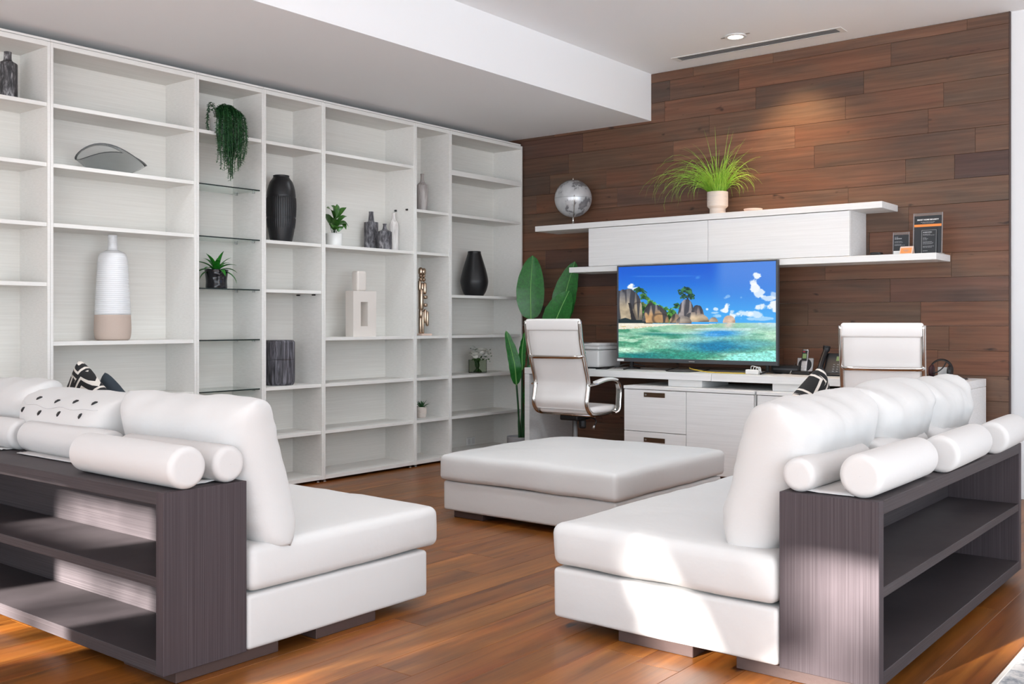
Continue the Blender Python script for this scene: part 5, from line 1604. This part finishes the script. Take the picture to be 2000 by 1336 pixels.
pillow('black and white patterned cushion standing on its corner behind the eyelet pillow', 0.45, 0.45, 0.12, cornered(lean_left(-4.735, 2.70, 0.36, R(15), R(4)), .45, 43), 23.0, 'pattern', 'scatter_cushion', 'cushion', 'patterned scatter cushions', wr=0.003)
pillow('plain charcoal cushion just right of the patterned cushion on the left sofa', 0.38, 0.38, 0.10, cornered(lean_left(-4.80, 2.86, 0.385, R(15), R(3)), .38, 47), 27.0, 'navy', 'scatter_cushion', 'cushion', wr=0.003)
pillow('black and white patterned cushion standing on its corner on the right sofa', 0.43, 0.43, 0.12, cornered(lean_right(-1.86, 4.38, 0.375, R(14), R(8)), .43, 40), 31.0, 'pattern', 'scatter_cushion', 'cushion', 'patterned scatter cushions', wr=0.003)


def bolster_mb(L, r, rc=0.022, n=40):
    pr = [(0.0006, 0.0), (r - rc, 0.001)]
    pr += [(r - rc + rc * math.sin(PI / 2 * i / 5), rc - rc * math.cos(PI / 2 * i / 5)) for i in range(1, 6)]
    N = 10
    pr += [(r * (1 + 0.012 * math.sin(PI * i / N)), rc + (L - 2 * rc) * i / N) for i in range(1, N)]
    pr += [(r - rc + rc * math.cos(PI / 2 * i / 5), L - rc + rc * math.sin(PI / 2 * i / 5)) for i in range(0, 6)]
    pr += [(0.0006, L)]
    mb = MB().lathe(pr, n=n, cap=False)
    return mb


def headrest(label, items, strap, axis, group='bolster headrests on the sofa backs'):
    """items: (x, y, z, L, r, yaw): start point of the axis"""
    x, y, z = items[0][:3]
    t = thing('bolster_headrest', label, 'headrest', (x, y, strap[2] if strap else z - items[0][4]), 0, group)
    L_ = Vector(t.location)
    for (bx, by, bz_, L, r, yaw) in items:
        m = bolster_mb(L, r)
        if axis == 'x': m.xf(Matrix.Translation((bx, by, bz_)) @ Matrix.Rotation(yaw, 4, 'Z') @ Matrix.Rotation(R(-90), 4, 'Y'))
        else: m.xf(Matrix.Translation((bx, by, bz_)) @ Matrix.Rotation(yaw, 4, 'Z') @ Matrix.Rotation(R(-90), 4, 'X'))
        m.build('bolster', M['bolster'], t, world=True)
    if strap:
        (a, b, zz, c, d) = strap
        g = MB(); n = 10
        vs = []
        for i in range(n + 1):
            for j in range(n + 1):
                q = i / n; p = j / n
                vs.append((a + (c - a) * q, b + (d - b) * p, zz + 0.0030 + 0.004 * (noise.noise((q * 4, p * 4, a * 7)) ** 2) * 2))
        fs = [(i * (n + 1) + j, (i + 1) * (n + 1) + j, (i + 1) * (n + 1) + j + 1, i * (n + 1) + j + 1) for i in range(n) for j in range(n)]
        g.add(vs, fs, 0, True)
        o = g.build('strap', M['bolster'], t, world=True)
        sd = o.modifiers.new('thickness', 'SOLIDIFY'); sd.thickness = 0.0028; sd.offset = 1
    return t


ZT = 0.6142
headrest('pair of joined white bolsters at the near right end of the left shelf top', [(-2.798, 1.872, ZT + .069, .655, .069, R(-1)), (-2.812, 2.040, ZT + .062, .62, .062, 0)], (-3.38, 1.89, ZT, -2.86, 2.03), 'x')
headrest('single white bolster behind the nearer pair on the left shelf top', [(-3.50, 2.020, ZT + .064, .66, .064, R(-1))], (-4.10, 1.945, ZT, -3.55, 2.02), 'x')
headrest('white bolster at the far left of the left shelf top', [(-4.20, 2.025, ZT + .064, .64, .064, R(1))], (-4.80, 1.955, ZT, -4.25, 2.02), 'x')
ZT = 0.6052
headrest('nearest pair of joined white bolsters on the right shelf top', [(-1.086, 3.085, ZT + .069, .60, .069, 0), (-1.283, 3.078, ZT + .055, .56, .055, 0)], (-1.27, 3.10, ZT, -1.11, 3.58), 'y')
headrest('middle pair of joined white bolsters on the right shelf top', [(-1.046, 3.785, ZT + .068, .55, .068, R(1.5)), (-1.270, 3.705, ZT + .055, .56, .055, 0)], (-1.26, 3.80, ZT, -1.10, 4.24), 'y')
headrest('farthest pair of joined white bolsters on the right shelf top', [(-1.030, 4.462, ZT + .066, .47, .066, R(2)), (-1.272, 4.345, ZT + .055, .56, .055, 0)], (-1.26, 4.48, ZT, -1.10, 4.86), 'y')

rg_ = thing('rug', 'mottled grey and white rug at the lower right corner of the floor', 'rug', (0.4, 3.3, 0))
MB().b2((-0.772, 1.8, 0.001), (1.6, 4.85, 0.011)).build('pile', M['rug'], rg_, world=True)
b_ = MB()
b_.b2((-0.79, 1.78, 0.0005), (-0.772, 4.87, 0.0125), bev=0.003).b2((1.6, 1.78, 0.0005), (1.618, 4.87, 0.0125), bev=0.003)
b_.b2((-0.772, 1.78, 0.0005), (1.6, 1.80, 0.0125), bev=0.003).b2((-0.772, 4.85, 0.0005), (1.6, 4.87, 0.0125), bev=0.003)
b_.build('binding', M['rugedge'], rg_, world=True)


# ================================================================== invented trees, out of view, added to dapple the sun
def tree(label, base, h, crown, nclump, nleaf, seed, size=0.16, cr=0.42):
    t = thing('dapple_tree', label, 'tree', base)
    rr = random.Random(seed)
    cx, cy, cz, ra, rb, rc = crown
    top = cz - rc * 0.2
    n_ = 19
    MB().tube(curve([(0, 0, 0), (0.08, 0.05, top * .4), (cx * .6, 0.0, top * .75), (cx, cy, top)], 6), [0.16 - 0.10 * i / 18 for i in range(n_)], 10).build('trunk', M['bark'], t)
    lf = MB(); b = MB()
    for k in range(nclump):
        while True:
            x, y, z = (rr.uniform(-1, 1) for _ in range(3))
            if x * x + y * y + z * z < 1: break
        q = Vector((cx + x * ra, cy + y * rb, cz + z * rc))
        s0 = Vector((cx, cy, max(top * .55, min(top, q.z - .6))))
        b.tube(curve([s0, (s0 + q) / 2 + Vector((0, 0, .12)), q], 4), [.03, .028, .025, .022, .019, .016, .013, .010, .007], 5)
        rad = cr * rr.uniform(.6, 1.15)
        for i in range(nleaf):
            d0 = Vector((rr.gauss(0, .5), rr.gauss(0, .5), rr.gauss(0, .42))) * rad
            c = q + d0
            d = Vector((rr.uniform(-1, 1), rr.uniform(-1, 1), rr.uniform(-1, 1))).normalized()
            e = d.orthogonal().normalized()
            s = size * rr.uniform(.6, 1.2)
            lf.add([c - d * s, c - d * s * .3 + e * s * .45, c + d * s * .45 + e * s * .4, c + d * s, c + d * s * .45 - e * s * .4, c - d * s * .3 - e * s * .45], [[0, 1, 2, 3, 4, 5]])
    b.build('branches', M['bark'], t, kind='stuff')
    lf.build('crown', M['treeleaf'], t, kind='stuff')


tree('leafy added tree, out of view, outside the middle rear window dappling the sunlight', (-4.3, -13.2, -0.1), 6.0, (-0.5, 0, 6.35, 1.5, 0.9, 1.15), 44, 20, 31, size=0.13, cr=0.24)
tree('sparser added tree, out of view, outside the narrow rear window', (-7.2, -13.6, -0.1), 6.0, (0.4, 0, 5.9, 1.5, 0.9, 1.1), 6, 30, 5, cr=0.34)
